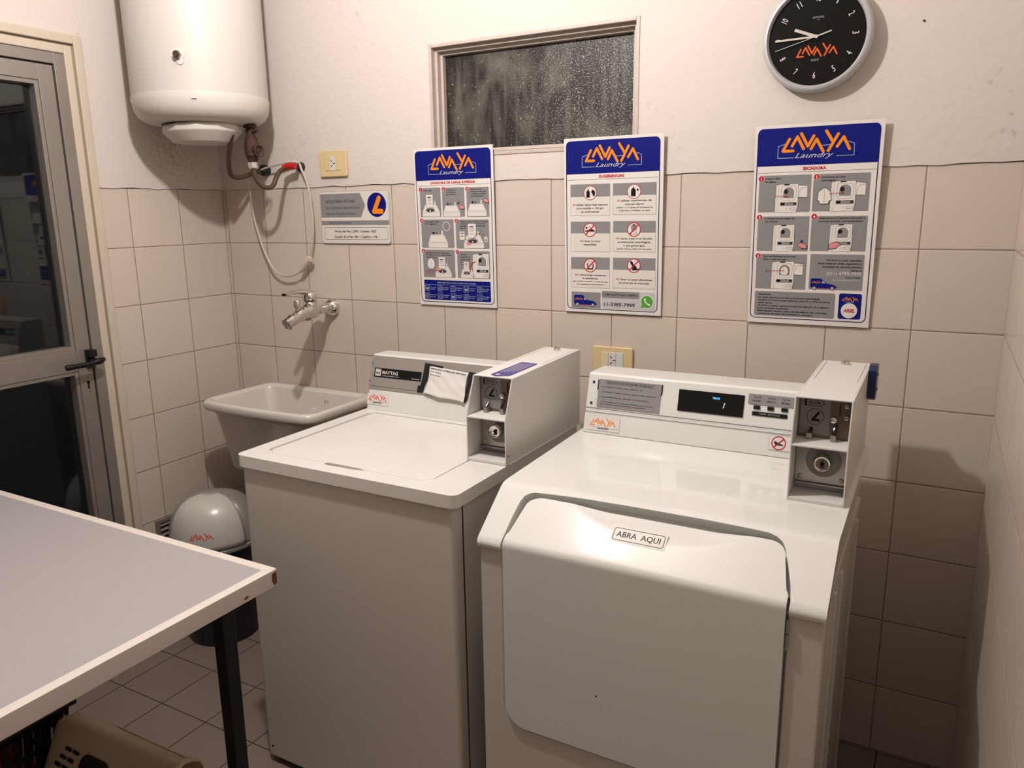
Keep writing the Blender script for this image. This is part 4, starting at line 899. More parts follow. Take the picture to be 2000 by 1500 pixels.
def washer_pic(S, x, y, s, k, open_=False, clipx=None):
    """small drawing of the top loader, x,y = bottom centre"""
    c = lambda a, b_: (x+a*s, y-b_*s)
    S.poly([c(-22, 0), c(22, 0), c(22, 9), c(-22, 9)], I_CR, k); S.poly([c(-22, 9), c(22, 9), c(14, 24), c(-16, 24)], I_W, k)
    S.line([c(-22, 9), c(22, 9)], 0.4*s, I_GY, k+1); S.line([c(-15, 22), c(13, 22), c(19, 11), c(-19, 11), c(-15, 22)], 0.3*s, I_GY, k+1)
    S.poly([c(-16, 24), c(10, 24), c(10, 30), c(-15, 30)], I_GY, k+1); S.rect(x-12*s, y-29*s, x-7*s, y-25.5*s, I_BK, k+2); S.rect(x-4*s, y-28.5*s, x-1*s, y-26*s, I_DG, k+2)
    S.poly([c(8, 19), c(11, 19), c(12, 31), c(9, 32)], I_W, k+2)
    if open_:
        S.disc(x-2*s, y-14*s, 12*s, I_GY, k+2, ry=4.6*s); S.disc(x-2*s, y-13*s, 9*s, I_DG, k+3, ry=3*s); S.disc(x-2*s, y-12*s, 2*s, I_W, k+4)
        S.rect(x-12*s, y-46*s, x+6*s, y-19*s, I_W, k+3); S.frame(x-12*s, y-46*s, x+6*s, y-19*s, 0.4*s, I_GY, k+4, r=0.6)
        S.rect(x-8*s, y-41*s, x+1*s, y-39*s, I_DG, k+5)
        for q_ in (36.5, 33, 27.5): S.rect(x-8*s, y-q_*s, x+2*s, y-(q_-0.9)*s, I_GY, k+5)
def dryer_pic(S, x, y, s, k, open_=0, full=None):
    """x,y = top left of the drawing; s scales a 66 x 70 box"""
    c = lambda a, b_: (x+a*s, y+b_*s)
    S.poly([c(0, 3), c(7, 1), c(7, 70), c(-1, 70)], I_CR, k); S.poly([c(7, 1), c(54, 0), c(55, 50), c(52, 70), c(7, 70)], I_W, k+1)
    S.line([c(0, 3), c(7, 1), c(54, 0), c(55, 50), c(52, 70)], 0.5*s, I_DG, k+2); S.line([c(7, 1), c(7, 70)], 0.4*s, I_GY, k+2); S.line([c(0, 3), c(-1, 70)], 0.5*s, I_DG, k+2)
    S.rect(*c(20, 1), *c(33, 3.6), I_BK, k+2)
    S.line([c(14, 6), c(47, 6), c(50, 12), c(50, 32), c(44, 41), c(18, 41), c(13, 33), c(14, 6)], 0.5*s, I_DG, k+2)
    hole = [c(19, 34), c(19, 20), c(22, 13), c(28, 9.5), c(36, 9.5), c(42, 14), c(44, 20), c(43, 34)]
    S.poly(hole, I_GY, k+3); S.line(hole+[hole[0]], 0.5*s, I_DG, k+4)
    if full: shirt(S, x+31*s, y+24*s, 0.75*s, k+5)
    else: S.disc(*c(25, 19), 5.2*s, I_DG, k+5, ry=6*s); S.disc(*c(24, 20), 3*s, I_BK, k+6, ry=4*s)
    S.rect(*c(12, 45), *c(52, 54), I_GY, k+3); S.rect(*c(13, 46.5), *c(23, 52.5), I_BK, k+4); S.rect(*c(44, 46), *c(51, 52), I_DG, k+4); S.rect(*c(32, 45.4), *c(42, 46.6), I_BK, k+4)
    S.frame(*c(36, 59), *c(50, 65), 0.5*s, I_DG, k+4, r=1); S.disc(*c(29, 62), 0.9*s, I_DG, k+4)
    if open_:
        S.poly([c(55, 4), c(76, 6), c(76, 34), c(54, 33)], I_W, k+2); S.line([c(55, 4), c(76, 6)], 0.5*s, I_DG, k+3); S.line([c(54, 33), c(76, 34)], 0.5*s, I_DG, k+3)
        S.line([c(56, 31), c(58, 18), c(63, 11), c(76, 9)], 0.6*s, I_DG, k+3)
def van(S, x, y, s, k):
    c = lambda a, b_: (x+a*s, y+b_*s)
    P = [(0, 2), (3, 0), (23, 0), (26, 3), (36, 11), (50, 14), (57, 18), (58, 22), (50, 24), (6, 24), (0, 20)]
    S.poly([c(a-0.8 if a < 30 else a+0.8, b_-0.8 if b_ < 12 else b_+0.6) for a, b_ in P], I_LB, k); S.poly([c(a, b_) for a, b_ in P], I_BL, k+1)
    S.poly([c(26, 5), c(34, 11), c(25, 11)], I_LB, k+2)
    S.logo(x+13*s, y+9*s, 19*s, I_OR, k+2); S.line([c(14, 23.5), c(42, 23.5)], 1.1*s, I_OR2, k+2)
    for a in (9, 48): S.disc(*c(a, 22.5), 4.4*s, I_DG, k+3); S.disc(*c(a, 22.5), 3.2*s, I_LG, k+4); S.disc(*c(a, 22.5), 1.4*s, I_GY, k+5)

def draw_p1(S):
    header(S, 'LAVADORA DE CARGA SUPERIOR', 172)
    for r in ((19, 124, 101, 217), (107, 125, 192, 217), (200, 126, 283, 218), (19, 225, 147, 317), (155, 226, 280, 318), (20, 323, 147, 414), (156, 326, 280, 414)): S.rect(*r, I_GY, 2, r=2)
    tl_(S, ['Abra la tapa.'], 34, 134, 4, I_DG, 4, ws=[34])
    tl_(S, ['Coloque sus', 'monedas en', 'sus ranuras.'], 124, 134, 4, I_DG, 4, ws=[35, 36, 36])
    tl_(S, ['Seleccione el', 'programa adecuado', 'y presione el botón', 'correspondiente.'], 216, 134, 4, I_DG, 4, ws=[40, 58, 56, 50])
    tl_(S, ['Para cargar el agua', 'en 15 segundos.'], 35, 234, 4.2, I_DG, 4, ws=[56, 46])
    tl_(S, ['Coloque su jabón (120 grs. en el agua)', 'y el suavizante (60 cc.) en la', 'bandeja, colocar el suavizante del', 'lavado.'], 172, 234, 4, I_DG, 4, ws=[104, 92, 94, 24])
    tl_(S, ['Introduzca la ropa sin sobrecargar.', 'No utilice más de lo correspondiente', 'y cierre la tapa.'], 33, 335, 4, I_DG, 4, ws=[94, 102, 42])
    tl_(S, ['Una vez', 'finalizado el', 'lavado, pase', 'la ropa a la', 'secadora.'], 170, 339, 4, I_DG, 4, dy=8, ws=[22, 36, 36, 34, 28])
    washer_pic(S, 62, 216, 1.55, 5, True); washer_pic(S, 142, 216, 1.45, 5); washer_pic(S, 238, 216, 1.6, 5)
    handp(S, 170, 184, 1.1, 14); S.disc(168, 174, 2.6, I_DG, 14); S.disc(173, 171, 1.8, I_DG, 14); handp(S, 262, 166, 1.05, 14)
    washer_pic(S, 84, 316, 1.75, 5); S.ring(119, 247, 15, 1.8, I_W, 5); S.line([(119, 247), (119, 256)], 0.9, I_DG, 6)
    washer_pic(S, 222, 317, 1.7, 5, True); S.rect(169, 264, 188, 290, I_W, 6); S.rect(172, 268, 186, 270.5, I_DG, 7); S.rect(173, 277, 184, 280, I_RD, 7)
    S.line([(190, 287), (198, 290), (204, 303)], 1.0, I_RD, 15); S.line([(262, 272), (236, 270), (222, 284), (219, 300)], 1.1, I_RD, 15); S.disc(204, 302, 9, I_SK, 12, ry=4)
    S.disc(268, 289, 6.5, I_W, 6, ry=9.5); S.disc(268, 291, 3.6, I_GY, 7, ry=5.5)
    shirt(S, 52, 368, 1.15, 5); washer_pic(S, 100, 413, 1.45, 5, True); arrow(S, 26, 392, 84, 392, 15, 1.2); S.poly([(72, 390), (82, 374), (90, 392)], I_SK, 14); S.text('Tope de carga', 27, 402, 3.6, I_OR2, 5, w=34)
    dryer_pic(S, 216, 334, 1.12, 5); washer_pic(S, 194, 413, 1.15, 5, True); S.line([(206, 392), (206, 376), (214, 364), (226, 360)], 2.4, I_RD, 15)
    for n_, x, y in ((1, 23, 129), (2, 113, 129), (3, 203, 131), (4, 22, 228), (5, 158, 230), (6, 23, 327), (7, 158, 329)): numb(S, n_, x, y, 7.4)
    S.rect(20, 423, 280, 489, I_BL, 2, r=4); S.text('Simbología internacional: cuidado de las prendas', 149, 433, 4.4, I_LB, 4, w=150, al='c'); S.rect(22, 438, 278, 438.7, I_LB, 4)
    for j, y in enumerate((451, 476)):
        for i in range(5):
            x = 32+i*51.5; S.frame(x-9.5, y-9.5, x+9.5, y+9.5, 1.1, I_LB, 4, r=1.5)
            if (i+j) % 3 == 0: S.poly([(x-6, y-4), (x+6, y-4), (x+5, y+5), (x-5, y+5)], I_LB, 4); S.disc(x, y-3, 3.2, I_BL, 5, ry=1.6)
            elif (i+j) % 3 == 1: S.ring(x, y, 6, 1.3, I_LB, 4, n=16); S.cap((x-4, y+4), (x+4, y-4), 1.1, I_LB, 5)
            else: S.line([(x-6, y+4), (x+6, y+4), (x+3, y-4), (x-4, y-2), (x-6, y+4)], 1.2, I_LB, 4)
            S.text(('Lavar a mano', 'No blanquear', 'Planchar tibio', 'No retorcer', 'Secar a máquina')[i][:12], x+12, y-2, 3.2, I_LB, 4, w=24); S.text(('a 40 grados', 'en seco', 'a vapor', 'a la sombra', 'frío')[(i+j) % 5], x+12, y+4, 3.2, I_LB, 4, w=20)

def draw_p2(S):
    header(S, 'SUGERENCIAS', 78)
    cells = [(20, 130, 145, 220, 166), (154, 130, 284, 218, 164), (20, 237, 146, 325, 271), (155, 236, 284, 324, 269), (20, 341, 145, 432, 377), (155, 341, 285, 430, 376)]
    for x0, y0, x1, y1, ym in cells:
        S.rect(x0, y0, x1, y1, I_GY, 2); S.rect(x0+0.8, ym, x1-0.8, y1-0.8, I_CR, 3)
    T_ = [(['SI', 'utilizar jabón baja espuma', '(una medida o 120 grs', 'es suficiente)'], 191, 110), (['SI', 'utilizar suavizantes de', 'colores claros', '(utilizar 1 o 2 tapitas de suavizante en', 'el dispenser y completar con agua)'], 181, 104),
          (['NO', 'lavar ni secar', 'zapatillas.'], 296, 66), (['NO', 'secar ropa si no ha sido', 'previamente centrifugada', 'o que gotee agua', '(puede ocasionar daños a las máquinas)'], 288, 110),
          (['NO', 'sobrecargar lavadoras', 'ni secadoras', '(peso máximo admisible: 1 canasto de ropa', 'sin compactar el nivel superior)'], 396, 100), (['NO', 'lavar ni secar alfombras', 'y/o prendas de mascotas'], 406, 110)]
    for (x0, y0, x1, y1, ym), (L, yb, w0) in zip(cells, T_):
        cx = (x0+x1)/2; hw = 12 if L[0] == 'NO' else 7
        S.text(L[0], cx-w0/2, yb, 5.4, I_RD, 4, w=hw, bold=0.02); S.text(L[1], cx-w0/2+hw+3, yb, 5.2, I_BK, 4, w=w0-hw-3)
        y = yb
        for t in L[2:]:
            sm = t.startswith('(p') or t.startswith('(ut') or t.startswith('el ') or t.startswith('sin'); y += 8.6 if sm else 10
            S.text(t, cx, y, 3.6 if sm else 5.2, I_BK, 4, al='c', w=min(118, len(t)*(2.75 if sm else 4.1)))
    for i, (x, y) in enumerate(((83, 155), (218, 154), (82, 261), (219, 260), (83, 365), (220, 363))):
        S.disc(x, y, 20.5, I_W, 5); S.ring(x, y, 20.5, 1.6 if i < 2 else 2.4, I_RD, 6)
        if i == 0:
            S.poly([(x-12, y+13), (x-12, y-3), (x-8, y-8), (x-8, y-12), (x-5, y-12), (x-5, y-8), (x-1, y-3), (x-1, y+13)], I_BK, 7); S.poly([(x+3, y-4), (x+8, y-10), (x+16, y-3), (x+14, y+10), (x+10, y+9)], I_BK, 7)
        if i == 1: S.poly([(x-9, y+13), (x-9, y-4), (x-5, y-9), (x-2, y-14), (x+1, y-9), (x+5, y-4), (x+5, y+13)], I_BK, 7); S.disc(x+11, y-5, 3, I_BK, 7)
        if i == 2: S.poly([(x-15, y+5), (x-15, y+2), (x-5, y), (x+3, y-4), (x+13, y), (x+16, y+3), (x+15, y+5)], I_DG, 7); S.disc(x-11, y-6, 3, I_BK, 7); S.disc(x-1, y-8, 2, I_GY, 7)
        if i == 3:
            S.poly([(x-8, y+2), (x-9, y-10), (x-3, y-15), (x+4, y-15), (x+9, y-10), (x+8, y+2)], I_GY, 7); S.disc(x, y-13, 3.4, I_BK, 8, ry=2)
            for a, b_ in ((-6, 7), (0, 6), (6, 8), (-8, 13), (-2, 14), (4, 13), (9, 12)): S.disc(x+a, y+b_, 1.3, I_DG, 7)
        if i == 4: S.poly([(x-11, y-5), (x-8, y+12), (x+9, y+12), (x+12, y-4), (x+9, y-5), (x+6, y+8), (x-5, y+8), (x-8, y-6)], I_DG, 7); S.frame(x-7, y-12, x+7, y-4, 1, I_GY, 7, r=3)
        if i == 5: S.poly([(x-12, y-9), (x-9, y-14), (x-4, y-11), (x-1, y-3), (x+7, y+2), (x+10, y+9), (x+16, y+9), (x+15, y+12), (x-5, y+14), (x-4, y+4), (x-9, y-5)], I_BK, 7)
        if i > 1: slash(S, x, y, 20, 8)
    S.rect(21, 445, 116, 493, I_GY, 2); van(S, 29, 454, 1.30, 4)
    S.rect(120, 440, 286, 492, I_LG, 2, r=4); S.rect(120, 440, 238, 460, I_GY, 3, r=5); S.text('COMUNICATE FACIL Y RAPIDO', 179, 453, 6, I_BK, 4, w=106, al='c', bold=0.015)
    S.text('11-3385-7999', 176, 484, 10, I_BK, 4, w=96, al='c', bold=0.02)
    S.disc(261, 467, 20.5, I_W, 4); S.poly([(242, 486), (248, 470), (256, 481)], I_GN, 5); S.disc(261, 467, 18, I_GN, 6)
    S.line([(254, 459), (256, 466), (262, 473), (269, 476)], 4.0, I_W, 7); S.disc(255, 460, 3.2, I_W, 8.5); S.disc(268, 475, 3.2, I_W, 8.6)

def draw_p3(S):
    header(S, 'SECADORA', 56, 304)
    for r in ((15, 124, 144, 217), (149, 124, 281, 216), (16, 228, 145, 317), (150, 228, 282, 316), (17, 325, 145, 417), (153, 324, 282, 415)): S.rect(*r, I_GY, 2, r=2)
    S.rect(17, 424, 220, 490, I_GY, 2, r=4)
    tl_(S, ['Limpie el filtro', 'de pelusa.'], 30, 134, 4.4, I_DG, 4, ws=[40, 28]); tl_(S, ['Introduzca la ropa', 'centrifugada.'], 167, 134, 4.4, I_DG, 4, ws=[56, 36])
    tl_(S, ['Coloque sus monedas en', 'sus ranuras.'], 34, 235, 4.4, I_DG, 4, ws=[74, 34]); tl_(S, ['Seleccione el programa adecuado y', 'presione el botón correspondiente.'], 168, 235, 4.4, I_DG, 4, ws=[108, 104])
    tl_(S, ['Una vez finalizado el proceso', 'Abra y retire la ropa.'], 34, 333, 4.4, I_DG, 4, ws=[84, 60])
    dryer_pic(S, 58, 146, 1.02, 5, 1); S.text('', 0, 0, 1, I_BK); arrow(S, 55, 176, 86, 177, 20); dryer_pic(S, 192, 142, 1.05, 5, 1); shirt(S, 177, 178, 1.25, 12); arrow(S, 190, 172, 220, 171, 20)
    dryer_pic(S, 57, 249, 0.97, 5); handp(S, 118, 300, 1.25, 14); S.disc(129, 291, 3.2, I_BL, 14, ry=2.4); dryer_pic(S, 196, 248, 0.97, 5); handp(S, 224, 298, 1.5, 14, -1)
    dryer_pic(S, 58, 344, 1.03, 5, 1, True); arrow(S, 90, 368, 44, 369, 20)
    y = 341
    for t, wd in (('No lavar ni secar zapatillas.', 84), ('Ante cualquier duda, sugerencia o', 105), ('necesidad de servicio técnico', 94), ('llame al', 24)):
        S.text(t, 277, y, 4.4, I_BK, 4, w=wd, al='r'); y += 8.4
    S.text('(011) 4799-7999', 277, 376.5, 8, I_W, 4, w=82, al='r'); S.text('o por e-mail:', 276, 384, 4, I_BK, 4, w=36, al='r'); S.text('laundry@lavaya.com.ar', 277, 391, 3.4, I_LG, 4, w=66, al='r')
    van(S, 157, 386, 1.12, 4)
    for n_, x, y in ((1, 20, 132), (2, 156, 131), (3, 20, 230), (4, 156, 229), (5, 21, 330)): numb(S, n_, x, y, 7.6)
    S.text('Importante:', 27, 434, 4.4, I_BK, 4, w=32, bold=0.02)
    y = 442
    for t, wd, bo in (('No secar ropa si no ha sido previamente centrifugada.', 158, 0), ('Durante el proceso puede adicionar ropa fría o retirar la que ya', 182, 0), ('esté seca.', 38, 0), ('Al cerrar la puerta, oprima el botón de selección de programa', 180, 0), ('para continuar el proceso.', 82, 0), ('Para obtener tiempo adicional introduzca más monedas', 176, 0.03), ('y presione el botón del programa en proceso.', 142, 0.03)):
        S.text(t, 26, y, 4.0, I_BK, 4, w=wd, bold=bo); y += 7.3
    S.rect(229, 423, 283, 489, I_BL, 2, r=5); S.logo(256, 437, 37, I_OR, 4); S.text('Laundry', 256, 446, 3.0, I_LB, 4, w=20, al='c', shear=0.4)
    S.disc(255, 467, 19.5, I_W, 4); S.text('ARIEL', 255, 471, 8.5, I_RD, 5, w=27, al='c', bold=0.04, shear=0.3)
poster(0.926, 1.707, 301, 507, 'blue-topped instruction board with seven numbered steps for the top loader', draw_p1, 0.009)
poster(1.471, 1.709, 303, 506, 'blue-topped board headed SUGERENCIAS with round prohibition signs', draw_p2, 0.012)
poster(2.020, 1.710, 304, 509, 'blue-topped board headed SECADORA with five numbered steps', draw_p3, 0.016)

# small token sign
o = thing('token_sign', 'small grey and white sign with a blue and orange L disc', 'sign', (0.655, 0, 1.49))
def Ts(x, y, l): return Vector((0.502+x/1000, -0.0055-l, 1.583-y/1000))
MB().prism([(0.502+x/1000, 1.583-y/1000) for x, y in rrect(0, 0, 308, 182, 10)], -0.001, -0.0055, 'xz').build('board', I_CR, o)
S = Sheet(Ts); S.frame(1, 1, 307, 181, 1.2, I_GY, 1, r=9)
S.poly([(3, 10), (184, 9), (205, 50), (185, 91), (3, 91)], I_GY, 2); S.rect(3, 102, 305, 117.5, I_GY, 2); S.frame(12, 126, 299, 168, 1.0, I_DG, 2, r=8)
S.text('ADQUIERA FICHAS', 27, 41, 10.5, I_BK, 3, w=134); S.text('EN COMERCIOS IDENTIFICADOS', 27, 62, 7, I_BK, 3, w=154); S.text('CON LA SIGUIENTE IMAGEN', 28, 82, 7, I_BK, 3, w=132)
S.text('VALIDAS EN TODAS NUESTRAS SEDES', 34, 112.5, 4.2, I_DG, 3, w=106)
S.text('Virrey del Pino 2390 / Cramer 1820', 154, 143, 8, I_BK, 3, w=188, al='c', bold=0.012); S.text('Ciudad de la Paz 1861 / Cabildo 1194', 155, 162, 8, I_BK, 3, w=192, al='c', bold=0.012)
S.disc(255, 50, 41, I_BL, 2); S.line([(266, 28), (243, 72), (275, 72)], 17, I_OR, 3); S.build('print', o)

# ---- swing-lid bin ------------------------------------------------------------------
BN = thing('trash_bin', 'grey domed trash bin with a navy body below the sink', 'trash bin', (0.258, -0.40, 0))
bc = (0.262, -0.400, 0)
MB().lathe([(0.118, 0.0), (0.122, 0.006), (0.150, 0.365), (0.152, 0.372)], bc, 'z', 56).build('bin_body', M_BINB, BN, smooth=40)
# dome: barrel shape, axis along y'
ang0 = math.atan2(-1.76, 2.2)   # faces the room
def dome(name, m_, a0, a1, r_, t_=0.004, z0=0.372, zt=0.535, par=BN, wdt=1.0):
    m = MB(); N1, N2 = 24, 14; vs = []; fs = []
    for j in range(N2+1):
        ph = pi/2*j/N2
        for i in range(N1+1):
            a = a0+(a1-a0)*i/N1; rr = r_*cos(ph)**0.55 if j < N2 else 0.004
            vs.append((bc[0]+rr*cos(a)*wdt, bc[1]+rr*sin(a)*wdt, z0+(zt-z0)*sin(ph)))
    for j in range(N2):
        for i in range(N1):
            q_ = j*(N1+1)+i; fs.append((q_, q_+1, q_+N1+2, q_+N1+1))
    m.add(vs, fs); o = m.build(name, m_, par, smooth=60); q = o.modifiers.new('s', 'SOLIDIFY'); q.thickness = t_; q.offset = -1; return o
dome('bin_hood', M_BIN2, 0, 2*pi, 0.158, zt=0.534)
fl = dome('swing_flap', M_BIN, ang0-1.20, ang0+0.62, 0.1635, 0.003, 0.380, 0.546)
MB().lathe([(0.152, 0.362), (0.162, 0.364), (0.1635, 0.374), (0.159, 0.380)], bc, 'z', 56, cap=False).build('bin_collar', M_BIN2, BN)
def Tb(x, y, l):
    a = ang0-0.17+x/163.5*1.0; z = 0.436-y/1000; ph = math.asin(max(0, (z-0.380)/(0.546-0.380))); rr = 0.1635*cos(ph)**0.55+0.0006+l
    return Vector((bc[0]+rr*cos(a), bc[1]+rr*sin(a), z))
S = Sheet(Tb); S.logo(-22, 0, 78, I_RO, 1); S.build('bin_logo', BN)

# ---- vent grille ---------------------------------------------------------------------
VG = thing('wall_vent', 'metal louvred vent low on the left wall behind the bin', 'vent', (0.0, -0.37, 0.30))
m = MB(); a_, b_, c_, d_ = -0.456, -0.286, 0.215, 0.400
m.box(0.0005, a_, c_, 0.012, a_+0.014, d_); m.box(0.0005, b_-0.014, c_, 0.012, b_, d_); m.box(0.0005, a_+0.014, d_-0.014, 0.012, b_-0.014, d_); m.box(0.0005, a_+0.014, c_, 0.012, b_-0.014, c_+0.014); m.build('vent_frame', M_GRIL, VG, bevel=0.001)
MB().box(0.0004, a_+0.012, c_+0.012, 0.0015, b_-0.012, d_-0.012).build('vent_backing', M_SLOT, VG)
for k in range(8):
    z = c_+0.022+k*0.0195
    MB().prism([(0.002, z+0.011), (0.0032, z+0.012), (0.014, z+0.003), (0.013, z+0.001)], a_+0.014, b_-0.014, 'xz').build('louvre', M_GRIL, VG) if False else None
    m = MB(); m.add([(0.002, y, z+0.012) for y in (a_+0.014, b_-0.014)] + [(0.013, y, z+0.002) for y in (a_+0.014, b_-0.014)] + [(0.0125, y, z) for y in (a_+0.014, b_-0.014)] + [(0.002, y, z+0.0095) for y in (a_+0.014, b_-0.014)],
        [(0, 1, 3, 2), (2, 3, 5, 4), (4, 5, 7, 6), (6, 7, 1, 0), (0, 2, 4, 6), (1, 7, 5, 3)]); m.build('louvre', M_GRIL, VG)

# ---- folding table -----------------------------------------------------------------------
TB = thing('work_table', 'grey laminate table with white edging and black legs', 'table', (0.62, -1.6, 0))
tx0, tx1, ty0, ty1, tzz = 0.03, 1.278, -2.02, -1.063, 0.760
MB().box(tx0+0.02, ty0+0.02, tzz-0.036, tx1-0.02, ty1-0.02, tzz-0.0005).build('tabletop', M_TTOP, TB)
ew = 0.022
def edge(pts): MB().prism(pts, tzz-0.038, tzz+0.0006, 'xy').build('edge_strip', M_TEDGE, TB, bevel=0.0015)
edge([(tx0, ty1), (tx1, ty1), (tx1-ew, ty1-ew), (tx0+ew, ty1-ew)]); edge([(tx1+0.001, ty1-0.002), (tx1+0.001, ty0), (tx1-ew, ty0+ew), (tx1-ew, ty1-ew-0.001)])
edge([(tx0, ty0), (tx0+ew, ty0+ew), (tx1-ew, ty0+ew), (tx1, ty0)]); edge([(tx0, ty0), (tx0, ty1), (tx0+ew, ty1-ew), (tx0+ew, ty0+ew)])
m = MB(); m.prism([(ty1-0.004, tzz-0.004), (ty1-0.016, tzz-0.006), (ty1-0.017, tzz-0.022), (ty1-0.011, tzz-0.034), (ty1-0.004, tzz-0.030)], tx1+0.0006, tx1+0.0022, 'yz'); m.build('chipped_corner', M_CHIP, TB)
m = MB(); m.prism([(-1.145, tzz-0.026), (-1.150, tzz-0.031), (-1.160, tzz-0.028), (-1.152, tzz-0.024)], tx1+0.0006, tx1+0.002, 'yz'); m.build('edge_chip', M_CHIP, TB)
for x, y in ((1.196, -1.150), (0.11, -1.150), (1.196, -1.94), (0.11, -1.94)):
    m = MB(); m.loft([[(x+a*0.0155, y+b_*0.0155, 0) for a, b_ in ((-1, -1), (1, -1), (1, 1), (-1, 1))], [(x+0.004+a*0.0175, y+b_*0.0175, tzz-0.038) for a, b_ in ((-1, -1), (1, -1), (1, 1), (-1, 1))]]); m.build('table_leg', M_LEG, TB, bevel=0.003)
for y in (-1.158, -1.948):
    MB().box(0.13, y, tzz-0.060, 1.178, y+0.016, tzz-0.038).build('table_apron', M_LEG, TB)

# ---- laundry baskets ---------------------------------------------------------------------------
# beige one lies on its side, its rim to the right
BB = thing('laundry_basket', 'beige plastic laundry basket lying under the table', 'basket', (0.9, -1.33, 0))
def bsec(x, g):
    """closed section in y,z; g grows toward the rim"""
    P = [(-1.175, 0.02), (-1.170, 0.10), (-1.172, 0.20), (-1.176, 0.272), (-1.184, 0.292), (-1.200, 0.304), (-1.224, 0.311), (-1.233, 0.309), (-1.240, 0.300), (-1.262, 0.248), (-1.300, 0.160), (-1.340, 0.067), (-1.364, 0.012), (-1.356, 0.0), (-1.30, 0.0), (-1.19, 0.0)]
    gy = 0.75+0.25*g
    return [(x, -1.262+(y+1.262)*gy, z*g) for y, z in P]
secs = [bsec(0.672, 0.70), bsec(0.652, 0.78), bsec(0.646, 0.85), bsec(0.654, 0.915), bsec(0.672, 0.958), bsec(0.70, 0.988), bsec(0.735, 1.0), bsec(0.82, 1.003), bsec(1.085, 1.02), bsec(1.095, 1.055), bsec(1.112, 1.06), bsec(1.114, 1.04)]
m = MB(); m.loft(secs, True, False); bo = m.build('basket_shell', M_BASK, BB, smooth=50); q = bo.modifiers.new('s', 'SOLIDIFY'); q.thickness = 0.003; q.offset = -1
for k in range(4):
    yk = -1.190-0.0095*k; zk = 0.2990+0.0028*k
    m = MB(); m.tube([(0.83+0.03*k, yk, zk+0.001), (0.95, yk-0.001, zk+0.0035), (1.085, yk-0.001, zk+0.007)], 0.0020, 8); m.build('rib', M_BASK, BB)
nb = Vector((0, -0.918, 0.396))
def bface(x, z):
    g = 1.0+0.02*max(0, (x-0.82)/0.265); return Vector((x, (-1.262-0.432*(0.248-z)*1.0), z*g))
def bslot(x0, x1, z0, z1, name='vent_slot'):
    m = MB(); w_, h_ = (x1-x0)*1000, (z1-z0)*1000; P = rrect(0, 0, w_, h_, min(w_, h_)*0.42, 5)
    m.add([bface(x0+px/1000, z0+py/1000)+nb*t for t in (0.0022, -0.001) for px, py in P], [list(range(len(P))), list(range(len(P), 2*len(P)))[::-1]]); m.build(name, M_SLOT, BB)
for i_, z in enumerate((0.2475, 0.2275, 0.2085)):
    for k in range(2): bslot(0.724-0.013*i_+0.029*k, 0.749-0.013*i_+0.029*k, z, z+0.0085)
bslot(0.786, 0.900, 0.190, 0.262, name='hand_hole')
for i_, z in enumerate((0.2475, 0.2275, 0.2085)):
    for k in range(2): bslot(0.925+0.010*i_+0.029*k, 0.950+0.010*i_+0.029*k, z, z+0.0085)
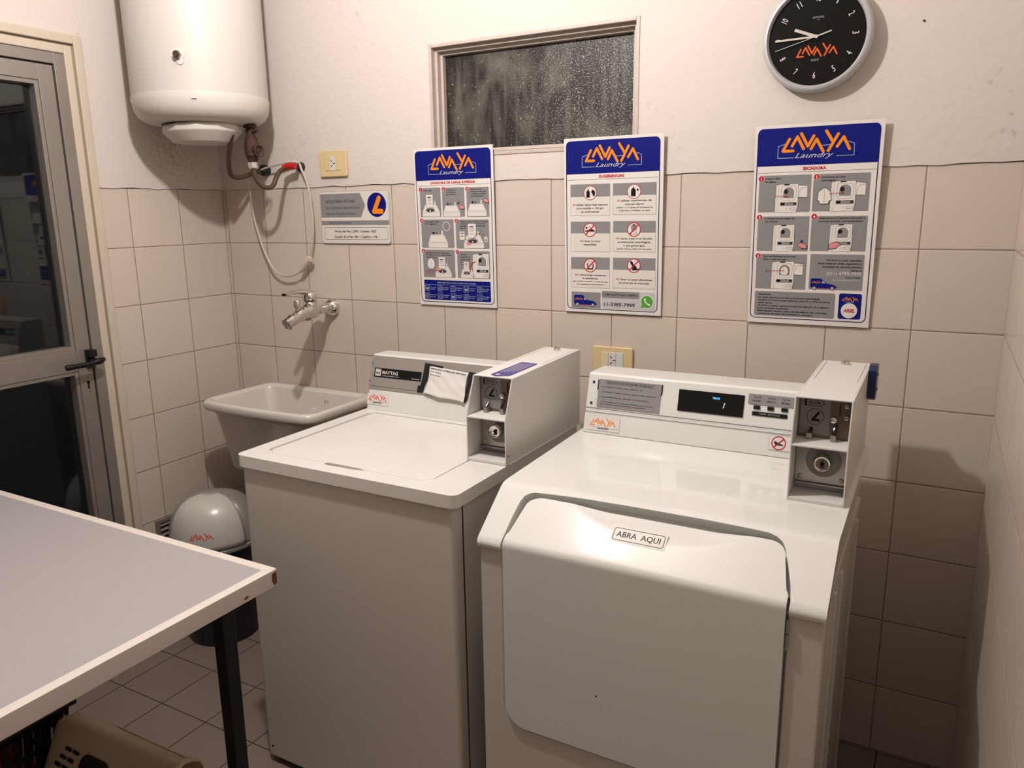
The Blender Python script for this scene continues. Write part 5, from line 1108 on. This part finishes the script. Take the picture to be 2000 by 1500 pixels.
# black open basket behind it
KB = thing('laundry_basket', 'black slatted laundry basket standing under the table', 'basket', (0.38, -1.38, 0))
kx0, kx1, ky0, ky1, kz = 0.20, 0.622, -1.56, -1.182, 0.300
m = MB(); m.box(kx0+0.03, ky0+0.03, 0.0, kx1-0.03, ky1-0.03, 0.004); m.build('basket_base', M_BBK, KB)
m = MB()
for x0, y0, x1, y1 in ((kx0-0.012, ky0-0.012, kx1+0.012, ky0+0.006), (kx0-0.012, ky1-0.006, kx1+0.012, ky1+0.012), (kx0-0.012, ky0+0.006, kx0+0.006, ky1-0.006), (kx1-0.006, ky0+0.006, kx1+0.012, ky1-0.006)): m.box(x0, y0, kz-0.012, x1, y1, kz)
m.build('basket_rim', M_BBK, KB, bevel=0.003)
def wall_slats(P0, P1, n_, wd):
    """slotted wall between two bottom corners, leaning outward"""
    P0, P1 = Vector(P0), Vector(P1); cen = Vector(((kx0+kx1)/2, (ky0+ky1)/2, 0)); dr_ = (P1-P0).normalized(); out = Vector((dr_.y, -dr_.x, 0))
    if (P0-cen).dot(out) < 0: out = -out
    m = MB(); L = (P1-P0).length
    def pt(a, z, t): return P0+dr_*(a*(L+0.05*z/kz)-0.025*z/kz) + out*(0.028*z/kz+t)+Vector((0, 0, z))
    def bar(a0, a1, z0, z1): m.add([pt(a, z, t) for t in (0, 0.003) for a, z in ((a0, z0), (a1, z0), (a1, z1), (a0, z1))], [(0, 1, 2, 3), (7, 6, 5, 4), (0, 4, 5, 1), (1, 5, 6, 2), (2, 6, 7, 3), (3, 7, 4, 0)])
    bar(0, 1, 0, 0.05); bar(0, 1, 0.12, 0.135); bar(0, 1, 0.20, 0.215); bar(0, 1, 0.27, kz-0.01)
    for k in range(n_+1): c = k/n_; bar(max(0, c-wd/L/2), min(1, c+wd/L/2), 0.0, kz-0.01)
    return m.build('basket_side', M_BBK, KB)
e = 0.03
for a, c in (((kx0+e, ky0+e, 0), (kx1-e, ky0+e, 0)), ((kx0+e, ky1-e, 0), (kx1-e, ky1-e, 0)), ((kx0+e, ky0+e, 0), (kx0+e, ky1-e, 0)), ((kx1-e, ky0+e, 0), (kx1-e, ky1-e, 0))): wall_slats(a, c, 14, 0.013)
cl = MB(); N_ = 26; vs = []; fs = []
for j in range(N_+1):
    for i in range(N_+1):
        u, v = i/N_, j/N_; vs.append((0.245+0.31*u, -1.515+0.28*v, 0.05+0.055*abs(sin(u*9+v*4))+0.05*abs(sin(v*7-u*5))*sin(pi*u)+0.02*sin(u*23)))
for j in range(N_):
    for i in range(N_): q_ = j*(N_+1)+i; fs.append((q_, q_+1, q_+N_+2, q_+N_+1))
cl.add(vs, fs); c_ = cl.build('cloth', M_CLOTH, None, smooth=80); q = c_.modifiers.new('s', 'SOLIDIFY'); q.thickness = 0.004
tag(c_, 'dark red cloth inside the black slatted basket', 'cloth')

# children were built in room coordinates: keep them there
bpy.context.view_layer.update()
for r in ROOTS:
    inv = Matrix.Translation(-Vector(r.location))
    for ch in r.children: ch.matrix_parent_inverse = inv
bpy.context.view_layer.update()
